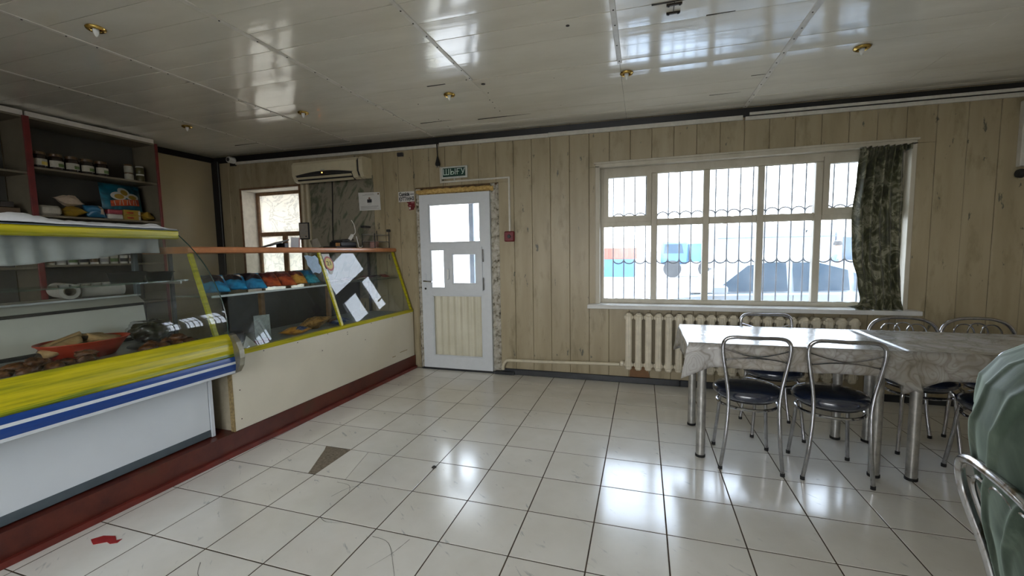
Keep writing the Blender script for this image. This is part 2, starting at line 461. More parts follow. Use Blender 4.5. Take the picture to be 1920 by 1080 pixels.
# ------------------------------------------------------------------ mesh builder
class MB:
    def __init__(self):
        self.v = []
        self.f = []
    def add(self, vs, fs):
        b = len(self.v)
        self.v += [tuple(x) for x in vs]
        self.f += [tuple(b + i for i in q) for q in fs]
        return self
    def box(self, x0, x1, y0, y1, z0, z1, c=0.0):
        if x0 > x1: x0, x1 = x1, x0
        if y0 > y1: y0, y1 = y1, y0
        if z0 > z1: z0, z1 = z1, z0
        c = min(c, 0.45 * min(x1 - x0, y1 - y0, z1 - z0))
        if c <= 0:
            vs = [(x, y, z) for x in (x0, x1) for y in (y0, y1) for z in (z0, z1)]
            return self.add(vs, [(0, 1, 3, 2), (4, 6, 7, 5), (0, 4, 5, 1), (2, 3, 7, 6), (0, 2, 6, 4), (1, 5, 7, 3)])
        bm = bmesh.new()
        bmesh.ops.create_cube(bm, size=1.0)
        for w in bm.verts:
            w.co = Vector(((x0 + x1) / 2 + w.co.x * (x1 - x0), (y0 + y1) / 2 + w.co.y * (y1 - y0), (z0 + z1) / 2 + w.co.z * (z1 - z0)))
        bmesh.ops.bevel(bm, geom=bm.edges[:], offset=c, segments=1, affect='EDGES', profile=0.5)
        bm.verts.ensure_lookup_table()
        vs = [w.co.copy() for w in bm.verts]
        fs = [[w.index for w in q.verts] for q in bm.faces]
        bm.free()
        return self.add(vs, fs)
    def obox(self, c, sx, sy, sz, rot, ch=0.0):
        """box of size sx,sy,sz centred at c and turned by the euler angles rot"""
        t = MB().box(-sx / 2, sx / 2, -sy / 2, sy / 2, -sz / 2, sz / 2, ch)
        mt = Matrix.Translation(Vector(c)) @ Matrix.Rotation(rot[2], 4, 'Z') @ Matrix.Rotation(rot[1], 4, 'Y') @ Matrix.Rotation(rot[0], 4, 'X')
        return self.add([mt @ Vector(p) for p in t.v], t.f)
    def tube(self, pts, r, n=8, closed=False, caps=True):
        pts = [Vector(p) for p in pts]
        k = len(pts)
        rr = r if hasattr(r, '__len__') else [r] * k
        tang = []
        for i in range(k):
            a = pts[(i - 1) % k] if (closed or i > 0) else pts[i]
            b = pts[(i + 1) % k] if (closed or i < k - 1) else pts[i]
            d = b - a
            tang.append(d.normalized() if d.length > 1e-9 else Vector((0, 0, 1)))
        t0 = tang[0]
        nrm = t0.orthogonal().normalized()
        vs = []
        for i in range(k):
            nrm = (nrm - tang[i] * nrm.dot(tang[i]))
            nrm = nrm.normalized() if nrm.length > 1e-6 else tang[i].orthogonal().normalized()
            bi = tang[i].cross(nrm)
            for j in range(n):
                a = 2 * math.pi * j / n
                vs.append(pts[i] + (nrm * math.cos(a) + bi * math.sin(a)) * rr[i])
        fs = []
        for i in range(k if closed else k - 1):
            i2 = (i + 1) % k
            for j in range(n):
                j2 = (j + 1) % n
                fs.append((i * n + j, i * n + j2, i2 * n + j2, i2 * n + j))
        if not closed and caps:
            fs.append(tuple(range(n))[::-1])
            fs.append(tuple((k - 1) * n + j for j in range(n)))
        return self.add(vs, fs)
    def lathe(self, prof, c=(0, 0, 0), n=20, axis='z', cap=True):
        vs, fs = [], []
        for r, h in prof:
            for j in range(n):
                a = 2 * math.pi * j / n
                x, y = r * math.cos(a), r * math.sin(a)
                p = {'z': (x, y, h), 'y': (x, h, y), 'x': (h, x, y)}[axis]
                vs.append((c[0] + p[0], c[1] + p[1], c[2] + p[2]))
        k = len(prof)
        for i in range(k - 1):
            for j in range(n):
                j2 = (j + 1) % n
                fs.append((i * n + j, i * n + j2, (i + 1) * n + j2, (i + 1) * n + j))
        if cap:
            fs.append(tuple(range(n))[::-1])
            fs.append(tuple((k - 1) * n + j for j in range(n)))
        return self.add(vs, fs)
    def prism(self, poly, a, b, axis='y'):
        """extrude a 2-D outline between a and b along an axis"""
        k = len(poly)
        def P(u, v, t):
            return {'y': (u, t, v), 'x': (t, u, v), 'z': (u, v, t)}[axis]
        vs = [P(u, v, a) for u, v in poly] + [P(u, v, b) for u, v in poly]
        fs = [(i, (i + 1) % k, k + (i + 1) % k, k + i) for i in range(k)]
        fs += [tuple(range(k))[::-1], tuple(range(k, 2 * k))]
        return self.add(vs, fs)
    def grid(self, fn, nu, nv):
        vs = [fn(i / nu, j / nv) for j in range(nv + 1) for i in range(nu + 1)]
        fs = [(j * (nu + 1) + i, j * (nu + 1) + i + 1, (j + 1) * (nu + 1) + i + 1, (j + 1) * (nu + 1) + i) for j in range(nv) for i in range(nu)]
        return self.add(vs, fs)
    def xf(self, mt):
        self.v = [tuple(mt @ Vector(p)) for p in self.v]
        return self
    def mesh(self, name, mat, smooth=False):
        me = bpy.data.meshes.new(name)
        me.from_pydata(self.v, [], self.f)
        bm = bmesh.new()
        bm.from_mesh(me)
        bmesh.ops.recalc_face_normals(bm, faces=bm.faces)
        bm.to_mesh(me)
        bm.free()
        if mat:
            me.materials.append(M[mat])
        if smooth:
            me.polygons.foreach_set('use_smooth', [True] * len(me.polygons))
            if smooth != 'all':
                try:
                    me.set_sharp_from_angle(angle=math.radians(40))
                except Exception:
                    pass
        me.update()
        return me
    def build(self, name, mat, parent=None, smooth=False, local=False, solid=0.0):
        """one mesh object; world coordinates unless local"""
        if parent is not None and not local:
            o = parent
            off = Vector((0, 0, 0))
            while o is not None:
                off += o.location
                o = o.parent
            self.v = [(p[0] - off.x, p[1] - off.y, p[2] - off.z) for p in self.v]
        ob = bpy.data.objects.new(name, self.mesh(name, mat, smooth))
        COL.objects.link(ob)
        if parent is not None:
            ob.parent = parent
        if solid:
            sm = ob.modifiers.new('thickness', 'SOLIDIFY')
            sm.thickness = solid
            sm.offset = 0
        return ob

def crv(pts, k=6, closed=False):
    """smooth curve through points"""
    P = [Vector(p) for p in pts]
    n = len(P)
    out = []
    for i in range(n if closed else n - 1):
        if closed:
            p0, p1, p2, p3 = P[(i - 1) % n], P[i], P[(i + 1) % n], P[(i + 2) % n]
        else:
            p0, p1, p2, p3 = P[max(i - 1, 0)], P[i], P[i + 1], P[min(i + 2, n - 1)]
        for s in range(k):
            t = s / k
            out.append(0.5 * ((2 * p1) + (p2 - p0) * t + (2 * p0 - 5 * p1 + 4 * p2 - p3) * t * t + (3 * p1 - p0 - 3 * p2 + p3) * t ** 3))
    if not closed:
        out.append(P[-1])
    return out

def thing(name, label, cat, loc=(0, 0, 0), rz=0.0, group=None):
    o = bpy.data.objects.new(name, None)
    COL.objects.link(o)
    o.empty_display_size = 0.05
    o.location = loc
    o.rotation_euler = (0, 0, rz)
    o['label'] = label
    o['category'] = cat
    if group:
        o['group'] = group
    return o
def tag(o, label, cat, group=None):
    o['label'] = label
    o['category'] = cat
    if group:
        o['group'] = group
    return o
def struct(o, label=None):
    o['kind'] = 'structure'
    if label:
        o['label'] = label
    return o
def sroot(name, label, loc=(0, 0, 0)):
    o = bpy.data.objects.new(name, None)
    COL.objects.link(o)
    o.location = loc
    return struct(o, label)
def copy_tree(o, parent=None):
    c = o.copy()
    COL.objects.link(c)
    c.parent = parent
    for ch in list(o.children):
        copy_tree(ch, c)
    return c
def text_mesh(txt, size, name, mat, parent, mw, extrude=0.001, stretch=1.0, bold=0.0):
    """flat lettering as a mesh, placed by the matrix mw (text runs along local x, up along local y)"""
    c = bpy.data.curves.new(name, 'FONT')
    c.body = txt
    c.size = size
    c.align_x = 'CENTER'
    c.align_y = 'CENTER'
    c.extrude = extrude
    c.offset = bold
    c.resolution_u = 3
    t = bpy.data.objects.new(name, c)
    COL.objects.link(t)
    bpy.context.view_layer.update()
    me = bpy.data.meshes.new_from_object(t)
    COL.objects.unlink(t)
    bpy.data.objects.remove(t)
    off = Vector((0, 0, 0))
    o = parent
    while o is not None:
        off += o.location
        o = o.parent
    for w in me.vertices:
        w.co = mw @ Vector((w.co.x * stretch, w.co.y, w.co.z)) - off
    me.materials.clear()
    me.materials.append(M[mat])
    ob = bpy.data.objects.new(name, me)
    COL.objects.link(ob)
    ob.parent = parent
    return ob
WALLTXT = Matrix(((1, 0, 0, 0), (0, 0, -1, 0), (0, 1, 0, 0), (0, 0, 0, 1)))   # lettering on the wall facing -y
def wall_text(x, y, z):
    return Matrix.Translation((x, y, z)) @ WALLTXT
R = random.Random(7)

# ================================================================== THE SETTING
# ---- floor: mortar bed with separate tiles
floor = struct(MB().box(XL - 0.2, XR + 0.2, YF - 0.2, YB + 0.3, -0.30, -0.0013).build('floor', 'grout'), 'white marbled ceramic tile floor with dark joints')
G = 0.0062
def tile_mesh(x0, x1, y0, y1):
    return MB().box(x0, x1, y0, y1, -0.008, 0.0, 0.0008)
std = tile_mesh(G / 2, T - G / 2, G / 2, T - G / 2).mesh('tile', 'floor_tile')
HOLE, SPLIT = (1, 2), (2, 2)
for i in range(0, 20):
    for j in range(-4, 9):
        if (i, j) in (HOLE, SPLIT):
            continue
        if j == 8 or i == 19:
            me = tile_mesh(G / 2, (T if i < 19 else XR - 19 * T) - G / 2, G / 2, (T if j < 8 else YB - 0.012 - 8 * T) - G / 2).mesh('tile', 'floor_tile')
        else:
            me = std
        o = bpy.data.objects.new('tile', me)
        COL.objects.link(o)
        o.parent = floor
        o.location = (i * T, j * T, R.uniform(-0.0006, 0.0002))
def poly_tile(poly):
    o = MB().prism(poly, -0.008, 0.0, 'z').build('tile', 'floor_tile', floor)
    return o
bx, by = HOLE[0] * T, HOLE[1] * T
g2 = G / 2
poly_tile([(bx + g2, by + g2), (bx + 0.845 * T, by + g2), (bx + 0.80 * T, by + 0.12 * T), (bx + 0.47 * T, by + 0.86 * T), (bx + 0.39 * T, by + T - g2), (bx + g2, by + T - g2)])
MB().prism([(bx + 0.84 * T, by + 0.002), (bx + T, by + 0.002), (bx + T, by + T - 0.002), (bx + 0.38 * T, by + T - 0.002)], -0.006, -0.0008, 'z').build('mortar_bed', 'mortar', floor)
bx, by = SPLIT[0] * T, SPLIT[1] * T
poly_tile([(bx + g2, by + g2), (bx + 0.655 * T, by + g2), (bx + 0.415 * T, by + T - g2), (bx + g2, by + T - g2)])
poly_tile([(bx + 0.663 * T, by + g2), (bx + T - g2, by + g2), (bx + T - g2, by + T - g2), (bx + 0.423 * T, by + T - g2)])
def crack(path):
    pts = crv([(x, y, 0.0) for x, y in path], 5)
    m = MB()
    n = len(pts)
    vs = []
    for k, p in enumerate(pts):
        d = pts[min(k + 1, n - 1)] - pts[max(k - 1, 0)]
        nn = Vector((-d.y, d.x, 0)).normalized() * (0.0009 + 0.0007 * noise.noise(p * 30)) * (1.3 - k / n)
        vs += [p + nn + Vector((0, 0, 0.0004)), p - nn + Vector((0, 0, 0.0004))]
    m.add(vs, [(2 * k, 2 * k + 1, 2 * k + 3, 2 * k + 2) for k in range(n - 1)])
    m.build('crack', 'crack', floor)
for pth in ([(0.86, 0.63), (0.95, 0.62), (1.00, 0.55), (0.99, 0.48)], [(0.93, 0.50), (0.97, 0.60), (1.06, 0.66)],
            [(1.00, 0.335), (1.06, 0.31), (1.14, 0.325)], [(0.73, -0.07), (0.80, -0.13), (0.89, -0.12)],
            [(1.35, 0.28), (1.45, 0.26), (1.56, 0.13), (1.62, 0.05)], [(1.53, 0.31), (1.50, 0.20), (1.45, 0.10)],
            [(0.56, 0.64), (0.60, 0.66), (0.63, 0.665)]):
    crack(pth)
# tiles behind the lens
m = MB()
for i in range(-9, 20):
    for j in range(-11, -4):
        if i * T >= XL and (j + 1) * T <= YF + 4:
            m.box(i * T + g2, min((i + 1) * T, XR) - g2, j * T + g2, (j + 1) * T - g2, -0.008, -0.0003)
for i in range(-9, 0):
    for j in range(-4, 9):
        m.box(i * T + g2, (i + 1) * T - g2, j * T + g2, min((j + 1) * T, YB - 0.012) - g2, -0.008, -0.0003)
o = m.build('tile_field', 'floor_tile', floor)
o['kind'] = 'stuff'
# red paint smear and crumbs on the tiles
pts = [(0.075, -0.105), (0.10, -0.07), (0.16, -0.055), (0.20, -0.075), (0.215, -0.06), (0.225, -0.085), (0.20, -0.10), (0.17, -0.095), (0.13, -0.125), (0.10, -0.115)]
tag(MB().prism(pts, -0.001, 0.0012, 'z').build('paint_scrap', flat('scrap_red', (0.33, 0.015, 0.015), 0.5)), 'torn red scrap lying on the tiles beside the red plinth', 'scrap')
for k, (x, y, s) in enumerate([(1.155, -0.175, 0.012), (1.19, -0.185, 0.009)]):
    tag(MB().lathe([(s * 0.6, -0.0005), (s, 0.002), (s * 0.5, 0.005)], (x, y, 0), 7).build('food_crumb', 'scrap_red'),
        ['larger red crumb on the floor tile nearest the lens', 'smaller red crumb beside the larger one on the floor tile'][k], 'crumb')
tag(MB().lathe([(0.006, 0), (0.016, 0.003), (0.010, 0.010)], (1.33, 0.93, 0), 7).build('dirt_clump', 'crack'), 'small dark clump of dirt on a tile joint', 'dirt')

# ---- ceiling: planks across, cover strips along
ceiling = sroot('ceiling', 'glossy cream plank ceiling with cover strips', (0, 0, 2.6))
MB().add([(XL - .2, YF - .2, cz(XL) + .02), (XR + .2, YF - .2, cz(XR) + .02), (XR + .2, YB + .3, cz(XR) + .02), (XL - .2, YB + .3, cz(XL) + .02),
          (XL - .2, YF - .2, cz(XL) + .2), (XR + .2, YF - .2, cz(XR) + .2), (XR + .2, YB + .3, cz(XR) + .2), (XL - .2, YB + .3, cz(XL) + .2)],
         [(0, 1, 2, 3), (4, 7, 6, 5), (0, 4, 5, 1), (1, 5, 6, 2), (2, 6, 7, 3), (3, 7, 4, 0)]).build('ceiling_backing', 'black_trim', ceiling)
xs = [XL, -1.62, -0.61, 0.37, 1.34, 2.39, 3.39, 4.40, 5.40, XR]
ys = [1.465 + 0.2 * k for k in range(-25, 8)] + [2.945]
ys = [y for y in ys if y >= YF] 
ys = [YF] + ys
for a, b in zip(ys, ys[1:]):
    wob = R.uniform(-0.0012, 0.0012)
    for c, d in zip(xs, xs[1:]):
        ta = wob + R.uniform(-0.0004, 0.0004)
        g = 0.0018
        gx = 0.001
        sag = R.uniform(-0.0008, 0.0008)
        m = MB()
        x0, x1, y0, y1 = c + gx, d - gx, a + g, b - g
        nseg = 4
        vs, fs = [], []
        for s in range(nseg + 1):                      # every plank is a very shallow trough
            t = s / nseg
            y = y0 + (y1 - y0) * t
            dz = -ta * (t - 0.5) * 2 + 0.0010 * math.cos((t - 0.5) * math.pi) * -1 + sag
            for x in (x0, x1):
                vs.append((x, y, cz(x) + dz))
            for x in (x0, x1):
                vs.append((x, y, cz(x) + 0.016))
        for s in range(nseg):
            k = 4 * s
            fs += [(k, k + 1, k + 5, k + 4), (k + 2, k + 6, k + 7, k + 3), (k, k + 4, k + 6, k + 2), (k + 1, k + 3, k + 7, k + 5)]
        fs += [(0, 2, 3, 1), (4 * nseg, 4 * nseg + 1, 4 * nseg + 3, 4 * nseg + 2)]
        ob = m.add(vs, fs).build('plank', 'ceiling_plank', ceiling, smooth=True)
for x, ye, w in [(-1.62, 2.9, 0.020), (-0.61, 2.83, 0.024), (0.37, 2.94, 0.030), (1.345, 1.65, 0.026), (2.39, 1.70, 0.030), (3.39, 2.94, 0.034)]:
    z = cz(x)
    st = MB().box(x - w / 2, x + w / 2, YF, ye, z - 0.006, z + 0.001, 0.002).build('cover_strip', 'strip_plastic', ceiling)
    m = MB()
    y = ye - 0.04
    while y > -0.3:
        m.lathe([(0.0045, -0.0085), (0.0045, -0.005)], (x + R.uniform(-.003, .003), y, z), 6)
        y -= R.uniform(0.10, 0.24)
    s_ = m.build('screws', 'screw_dark', st)
    s_['kind'] = 'stuff'
# open joints, nail holes
for (x0, x1, y, w) in [(0.98, 1.13, 1.665, 0.012), (0.47, 0.80, 2.47, 0.004), (1.05, 1.92, 2.52, 0.005), (3.05, 3.36, 2.53, 0.004), (2.58, 2.85, 1.065, 0.010), (3.28, 3.38, 2.205, 0.005), (-2.0, -1.4, 2.55, 0.006), (2.86, 3.0, 1.255, 0.005)]:
    MB().box(x0, x1, y - w / 2, y + w / 2, cz((x0 + x1) / 2) - 0.0025, cz((x0 + x1) / 2) + 0.003).build('open_joint', 'crack', ceiling)
m = MB()
for k in range(26):
    m.lathe([(0.004, -0.002), (0.004, 0.002)], (R.choice([1.35, 2.4, 1.36, 1.9, 0.7, 2.42]) + R.uniform(-.04, .04), R.uniform(1.6, 2.8), cz(1.8) - 0.0005), 6)
m.lathe([(0.011, -0.003), (0.011, 0.002)], (2.14, 1.13, cz(2.14)), 8)
m.lathe([(0.016, -0.004), (0.012, 0.002)], (1.40, 1.75, cz(1.4)), 8)
o = m.build('nail_holes', 'crack', ceiling)
o['kind'] = 'stuff'
# bent hanger left on the ceiling
br = thing('ceiling_bracket', 'dark steel hanger bracket left screwed to the ceiling planks', 'bracket', (2.69, 1.12, cz(2.69)))
for y, w in ((1.085, 0.075), (1.165, 0.068)):
    b_ = MB().box(2.69 - w / 2, 2.69 + w / 2, y - 0.005, y + 0.005, cz(2.69) - 0.011, cz(2.69) - 0.001).build('rail', 'screw_dark', br)
    for s in (-1, 1):
        MB().lathe([(0.006, -0.014), (0.006, -0.009)], (2.69 + s * w * 0.36, y, cz(2.69)), 8).build('bolt', 'rubber', b_)
MB().box(2.688, 2.692, 1.06, 1.165, cz(2.69) - 0.006, cz(2.69) - 0.001).build('tie', 'screw_dark', br)

# ---- wall in front: thick wall with openings, boards in front of it
DOOR = (0.10, 1.085, 0.0, 2.055)
WIN = (2.135, 4.615, 0.775, 2.135)
SWIN = (-2.44, -1.52, 0.95, 2.175)
wall_back = sroot('wall_back', 'cream painted vertical board wall, scuffed and stained', (0, YB, 0))
YO = 3.26                                             # outer face
def wall_with_holes(x0, x1, z0, z1, holes, fn):
    cuts = sorted(set([x0, x1] + [c for h in holes for c in h[:2] if x0 < c < x1]))
    for a, b in zip(cuts, cuts[1:]):
        hs = sorted([(h[2], h[3]) for h in holes if h[0] <= a + 1e-6 and h[1] >= b - 1e-6])
        z = z0
        for c, d in hs:
            if c > z + 1e-4:
                fn(a, b, z, c)
            z = d
        if z < z1 - 1e-4:
            fn(a, b, z, z1)
mw = MB()
wall_with_holes(XL - 0.2, XR + 0.2, -0.3, 2.75, [DOOR, WIN, SWIN], lambda a, b, c, d: mw.box(a, b, YB + 0.015, YO, c, d))
mw.build('masonry', 'raw_hole', wall_back)
bw = 0.195
k = -26
nb = 0
while True:
    x0 = 2.035 + bw * k
    k += 1
    if x0 > XR:
        break
    x1 = x0 + bw
    x0c, x1c = max(x0, XL), min(x1, XR)
    if x1c - x0c < 0.01:
        continue
    dy = R.uniform(-0.0012, 0.0012)
    def board(a, b, c, d):
        if b - a < 0.006:
            return
        MB().box(a + 0.0012, b - 0.0012, YB + dy, YB + 0.014 + dy, c, d, 0.0030).build('board', 'wall_board', wall_back)
    ztop = cz((x0c + x1c) / 2) + 0.01
    hs = [h for h in (DOOR, WIN, SWIN) if h[0] < x1c - 1e-4 and h[1] > x0c + 1e-4]
    if not hs:
        board(x0c, x1c, 0.0, ztop)
    else:                                             # boards meeting an opening are pieced round it
        h = hs[0]
        if h[2] > 0.01:
            board(x0c, x1c, 0.0, h[2])
        board(x0c, min(x1c, h[0]), h[2], h[3])
        board(max(x0c, h[1]), x1c, h[2], h[3])
        board(x0c, x1c, h[3], ztop)
# brown patch behind the first radiator ribs
MB().add([(2.43, YB - .003, .06), (2.63, YB - .003, .06), (2.60, YB - .003, .15), (2.52, YB - .003, .19), (2.44, YB - .003, .17)], [(0, 1, 2, 3, 4)]).build('paint_patch', flat('patch_brown', (0.20, 0.10, 0.04), 0.7), wall_back)

# ---- other walls
wl = MB().box(XL - 0.2, XL, YF - 0.2, YB + 0.3, -0.3, 2.75)
struct(wl.build('wall_left', 'left_panel'), 'plain cream panel wall beside the shelving')
wr = MB().box(XR, XR + 0.2, YF - 0.2, YB + 0.3, -0.3, 2.75)
struct(wr.build('wall_right', 'plaster_wall'), 'plain plaster wall beyond the dining tables')
m = MB()
wall_with_holes(XL - 0.2, XR + 0.2, -0.3, 2.75, [(a, b, RZ0, RZ1) for a, b in FILL_WINDOWS], lambda a, b, c, d: m.box(a, b, YF - 0.25, YF, c, d))
struct(m.build('wall_rear', 'plaster_wall'), 'plaster wall behind the lens with two windows added for fill daylight')
for q, (a, b) in enumerate(FILL_WINDOWS):
    w = sroot('window_%d' % (q + 3), 'plain white framed window added unseen in the rear wall for fill daylight', ((a + b) / 2, YF - 0.12, RZ0))
    for c, d, e, f_ in ((a, a + .05, RZ0, RZ1), (b - .05, b, RZ0, RZ1), ((a + b) / 2 - .03, (a + b) / 2 + .03, RZ0 + .05, RZ1 - .05)):
        MB().box(c, d, YF - .15, YF - .09, e, f_, .004).build('stile', 'pvc_white', w)
    for e, f_ in ((RZ0, RZ0 + .05), (RZ1 - .05, RZ1)):
        MB().box(a + .05, b - .05, YF - .15, YF - .09, e, f_, .004).build('rail', 'pvc_white', w)
    for c, d in ((a + .05, (a + b) / 2 - .03), ((a + b) / 2 + .03, b - .05)):
        MB().add([(c, YF - .12, RZ0 + .05), (d, YF - .12, RZ0 + .05), (d, YF - .12, RZ1 - .05), (c, YF - .12, RZ1 - .05)], [(0, 1, 2, 3)]).build('pane', 'rear_glass', w)

# ---- trims
t1 = sroot('trim_1', 'white plastic cable trunking along the top of the wall', (0, YB - 0.02, 2.5))
def seg(name, mat, par, x0, x1, za, zb, ya, yb):
    MB().add([(x0, ya, cz(x0) - za), (x1, ya, cz(x1) - za), (x1, yb, cz(x1) - za), (x0, yb, cz(x0) - za),
              (x0, ya, cz(x0) - zb), (x1, ya, cz(x1) - zb), (x1, yb, cz(x1) - zb), (x0, yb, cz(x0) - zb)],
             [(0, 3, 2, 1), (4, 5, 6, 7), (0, 1, 5, 4), (1, 2, 6, 5), (2, 3, 7, 6), (3, 0, 4, 7)]).build(name, mat, par)
for a, b, za, zb in ((-2.56, 0.405, 0.080, 0.112), (0.42, 1.63, 0.070, 0.108), (1.632, 3.38, 0.066, 0.104), (3.40, 6.39, 0.080, 0.110)):
    seg('trunking', 'white_trunking', t1, a, b, za, zb, YB - 0.022, YB - 0.001)
for a, b in ((3.43, 4.82), (4.823, 6.39)):
    seg('trunking', 'white_trunking', t1, a, b, 0.048, 0.070, YB - 0.030, YB - 0.001)
t2 = sroot('trim_2', 'black gap strip between ceiling and wall', (0, YB - 0.02, 2.55))
seg('gap_strip', 'black_trim', t2, XL + 0.002, XR - 0.002, 0.004, 0.080, YB - 0.012, YB - 0.0005)
m = MB().box(XL + 0.001, XL + 0.02, 2.05, YB - 0.015, cz(XL) - 0.07, cz(XL) - 0.004)
m.build('gap_strip', 'black_trim', t2)
t3 = struct(MB().box(XL + 0.001, XL + 0.115, YB - 0.03, YB - 0.001, 0.0, cz(XL) - 0.06, 0.004).build('trim_3', 'black_trim'), 'black strip running down the room corner')
bb = sroot('baseboard_back', 'dark grey skirting under the radiator', (0, YB - 0.01, 0))
for a, b in ((1.10, 2.9), (2.902, 4.7), (4.702, 6.39)):
    MB().box(a, b, YB - 0.022, YB - 0.001, 0.001, 0.062, 0.003).build('skirting', 'dark_skirting', bb)
MB().box(1.02, 1.24, YB - 0.05, YB - 0.001, 0.0005, 0.035, 0.004).build('skirting', 'dark_skirting', bb)

def vpane(x0, x1, y, z0, z1):
    return MB().add([(x0, y, z0), (x1, y, z0), (x1, y, z1), (x0, y, z1)], [(0, 1, 2, 3)])
# ---- door
d1 = sroot('door_1', 'white plastic door with two panes, a small hinged vent and ribbed lower panel', (0.575, YB, 0))
DX0, DX1, DZ0, DZ1 = 0.157, 0.993, 0.022, 1.968
Y0, Y1 = YB - 0.028, YB + 0.045
leaf_holes = [(0.268, 0.882, 1.430, 1.862), (0.272, 0.448, 0.925, 1.366), (0.455, 0.900, 0.905, 1.383), (0.288, 0.884, 0.160, 0.852)]
m = MB()
wall_with_holes(DX0, DX1, DZ0, DZ1, leaf_holes, lambda a, b, c, d: m.box(a, b, Y0, Y1, c, d))
leaf = m.build('leaf', 'pvc_white', d1)
def bead(x0, x1, z0, z1, w, y, mat, par, nm='bead', t=0.012):
    """four glazing beads around an opening"""
    for a, b, c, d in ((x0, x1, z1 - w, z1), (x0, x1, z0, z0 + w), (x0, x0 + w, z0 + w, z1 - w), (x1 - w, x1, z0 + w, z1 - w)):
        MB().box(a, b, y, y + t, c, d, 0.003).build(nm, mat, par)
bead(0.268, 0.882, 1.430, 1.862, 0.016, Y0 + 0.006, 'pvc_white', leaf)
bead(0.272, 0.448, 0.925, 1.366, 0.015, Y0 + 0.006, 'pvc_white', leaf)
for x0, x1, z0, z1 in ((0.27, 0.88, 1.432, 1.86), (0.274, 0.446, 0.927, 1.364)):
    vpane(x0, x1, YB + 0.006, z0, z1).build('pane', 'door_glass', d1)
vs_ = MB()
wall_with_holes(0.4553, 0.8997, 0.9053, 1.3827, [(0.545, 0.830, 0.978, 1.314)], lambda a, b, c, d: vs_.box(a, b, Y0 - 0.016, Y1 - 0.01, c, d))
vent = vs_.build('vent_sash', 'pvc_white', d1)
bead(0.545, 0.830, 0.978, 1.314, 0.013, Y0 - 0.010, 'pvc_white', vent)
vpane(0.547, 0.828, YB + 0.002, 0.98, 1.312).build('pane', 'door_glass', vent)
MB().tube(crv([(0.50, Y0 - 0.018, 1.035), (0.502, Y0 - 0.045, 1.04), (0.510, Y0 - 0.05, 1.09), (0.506, Y0 - 0.045, 1.135), (0.504, Y0 - 0.018, 1.138)]), 0.008, 8).build('vent_handle', 'lamp_white', vent, smooth=True)
for z in (1.22, 0.915):
    h = MB().lathe([(0.007, 0), (0.007, 0.135)], (0.912, Y0 - 0.012, z), 8).build('hinge', 'chrome', d1, smooth=True)
    MB().box(0.898, 0.926, Y0 - 0.004, Y0, z + 0.01, z + 0.125, 0.001).build('hinge_plate', 'pvc_white', h)
# ribbed lower panel
def rib(u, v):
    x = 0.288 + u * 0.596
    return (x, YB - 0.008 + 0.0075 * math.cos(u * 2 * math.pi * 7.5), 0.160 + v * 0.692)
MB().grid(rib, 120, 1).build('ribbed_panel', 'pvc_ribbed', d1, smooth='all')
MB().box(0.28, 0.89, YB + 0.02, YB + 0.03, 0.15, 0.86).build('panel_back', 'pvc_white', d1)
bead(0.288, 0.884, 0.160, 0.852, 0.012, Y0 + 0.003, 'pvc_white', leaf)
# lever and plate
pl = MB().box(0.193, 0.222, Y0 - 0.008, Y0, 0.880, 1.092, 0.004).build('lock_plate', 'pvc_white', d1)
MB().tube(crv([(0.208, Y0 - 0.006, 1.012), (0.208, Y0 - 0.045, 1.012), (0.225, Y0 - 0.052, 1.012), (0.31, Y0 - 0.050, 1.006)]), 0.009, 8).build('lever', 'chrome', pl, smooth=True)
MB().lathe([(0.012, 0), (0.012, 0.004)], (0.208, Y0 - 0.012, 0.925), 10, 'y').build('keyhole', 'rubber', pl)
# rough opening: foam over the leaf, broken plaster at the sides
def lump(x0, x1, zc, rz_, ry):
    pts = []
    nn = 40
    m = MB()
    vs, fs = [], []
    for i in range(nn + 1):
        x = x0 + (x1 - x0) * i / nn
        for j in range(10):
            a = 2 * math.pi * j / 10
            kf = 1 + 0.55 * noise.noise(Vector((x * 26, a * 1.3, 3.1)))
            vs.append((x, YB + 0.012 + math.sin(a) * ry * kf, zc + math.cos(a) * rz_ * kf + 0.008 * noise.noise(Vector((x * 9, 0, 0)))))
    for i in range(nn):
        for j in range(10):
            fs.append((i * 10 + j, i * 10 + (j + 1) % 10, (i + 1) * 10 + (j + 1) % 10, (i + 1) * 10 + j))
    fs += [tuple(range(10))[::-1], tuple(nn * 10 + j for j in range(10))]
    return m.add(vs, fs)
lump(0.115, 1.03, 2.004, 0.030, 0.030).build('foam_bead', 'foam', d1, smooth='all')
MB().box(0.10, 1.085, YB + 0.006, YB + 0.05, 2.035, 2.056).build('raw_edge', 'raw_hole', d1)
def rough_strip(x0, x1, z0, z1, seed, mat, nx=6, nz=90, dep=0.022, y=YB + 0.004):
    def fn(u, v):
        x = x0 + (x1 - x0) * u
        z = z0 + (z1 - z0) * v
        d_ = noise.noise(Vector((x * 45, seed, z * 22))) * dep + noise.noise(Vector((x * 12, seed + 4, z * 7))) * dep
        if u == 0 or u == 1:
            d_ = abs(d_) + 0.004
        return (x + 0.006 * noise.noise(Vector((seed, z * 30, u * 3))), y + d_, z)
    return MB().grid(fn, nx, nz)
rough_strip(0.988, 1.088, 0.01, 2.05, 1.7, 'broken_plaster').build('broken_plaster', 'broken_plaster', d1, solid=0.003)
rough_strip(0.098, 0.162, 0.01, 2.04, 5.2, 'broken_plaster').build('broken_plaster', 'broken_plaster', d1, solid=0.003)
MB().box(0.10, 0.157, YB + 0.03, YB + 0.10, 0, 2.055).build('frame_post', 'raw_hole', d1)
MB().box(0.993, 1.085, YB + 0.03, YB + 0.10, 0, 2.055).build('frame_post', 'raw_hole', d1)
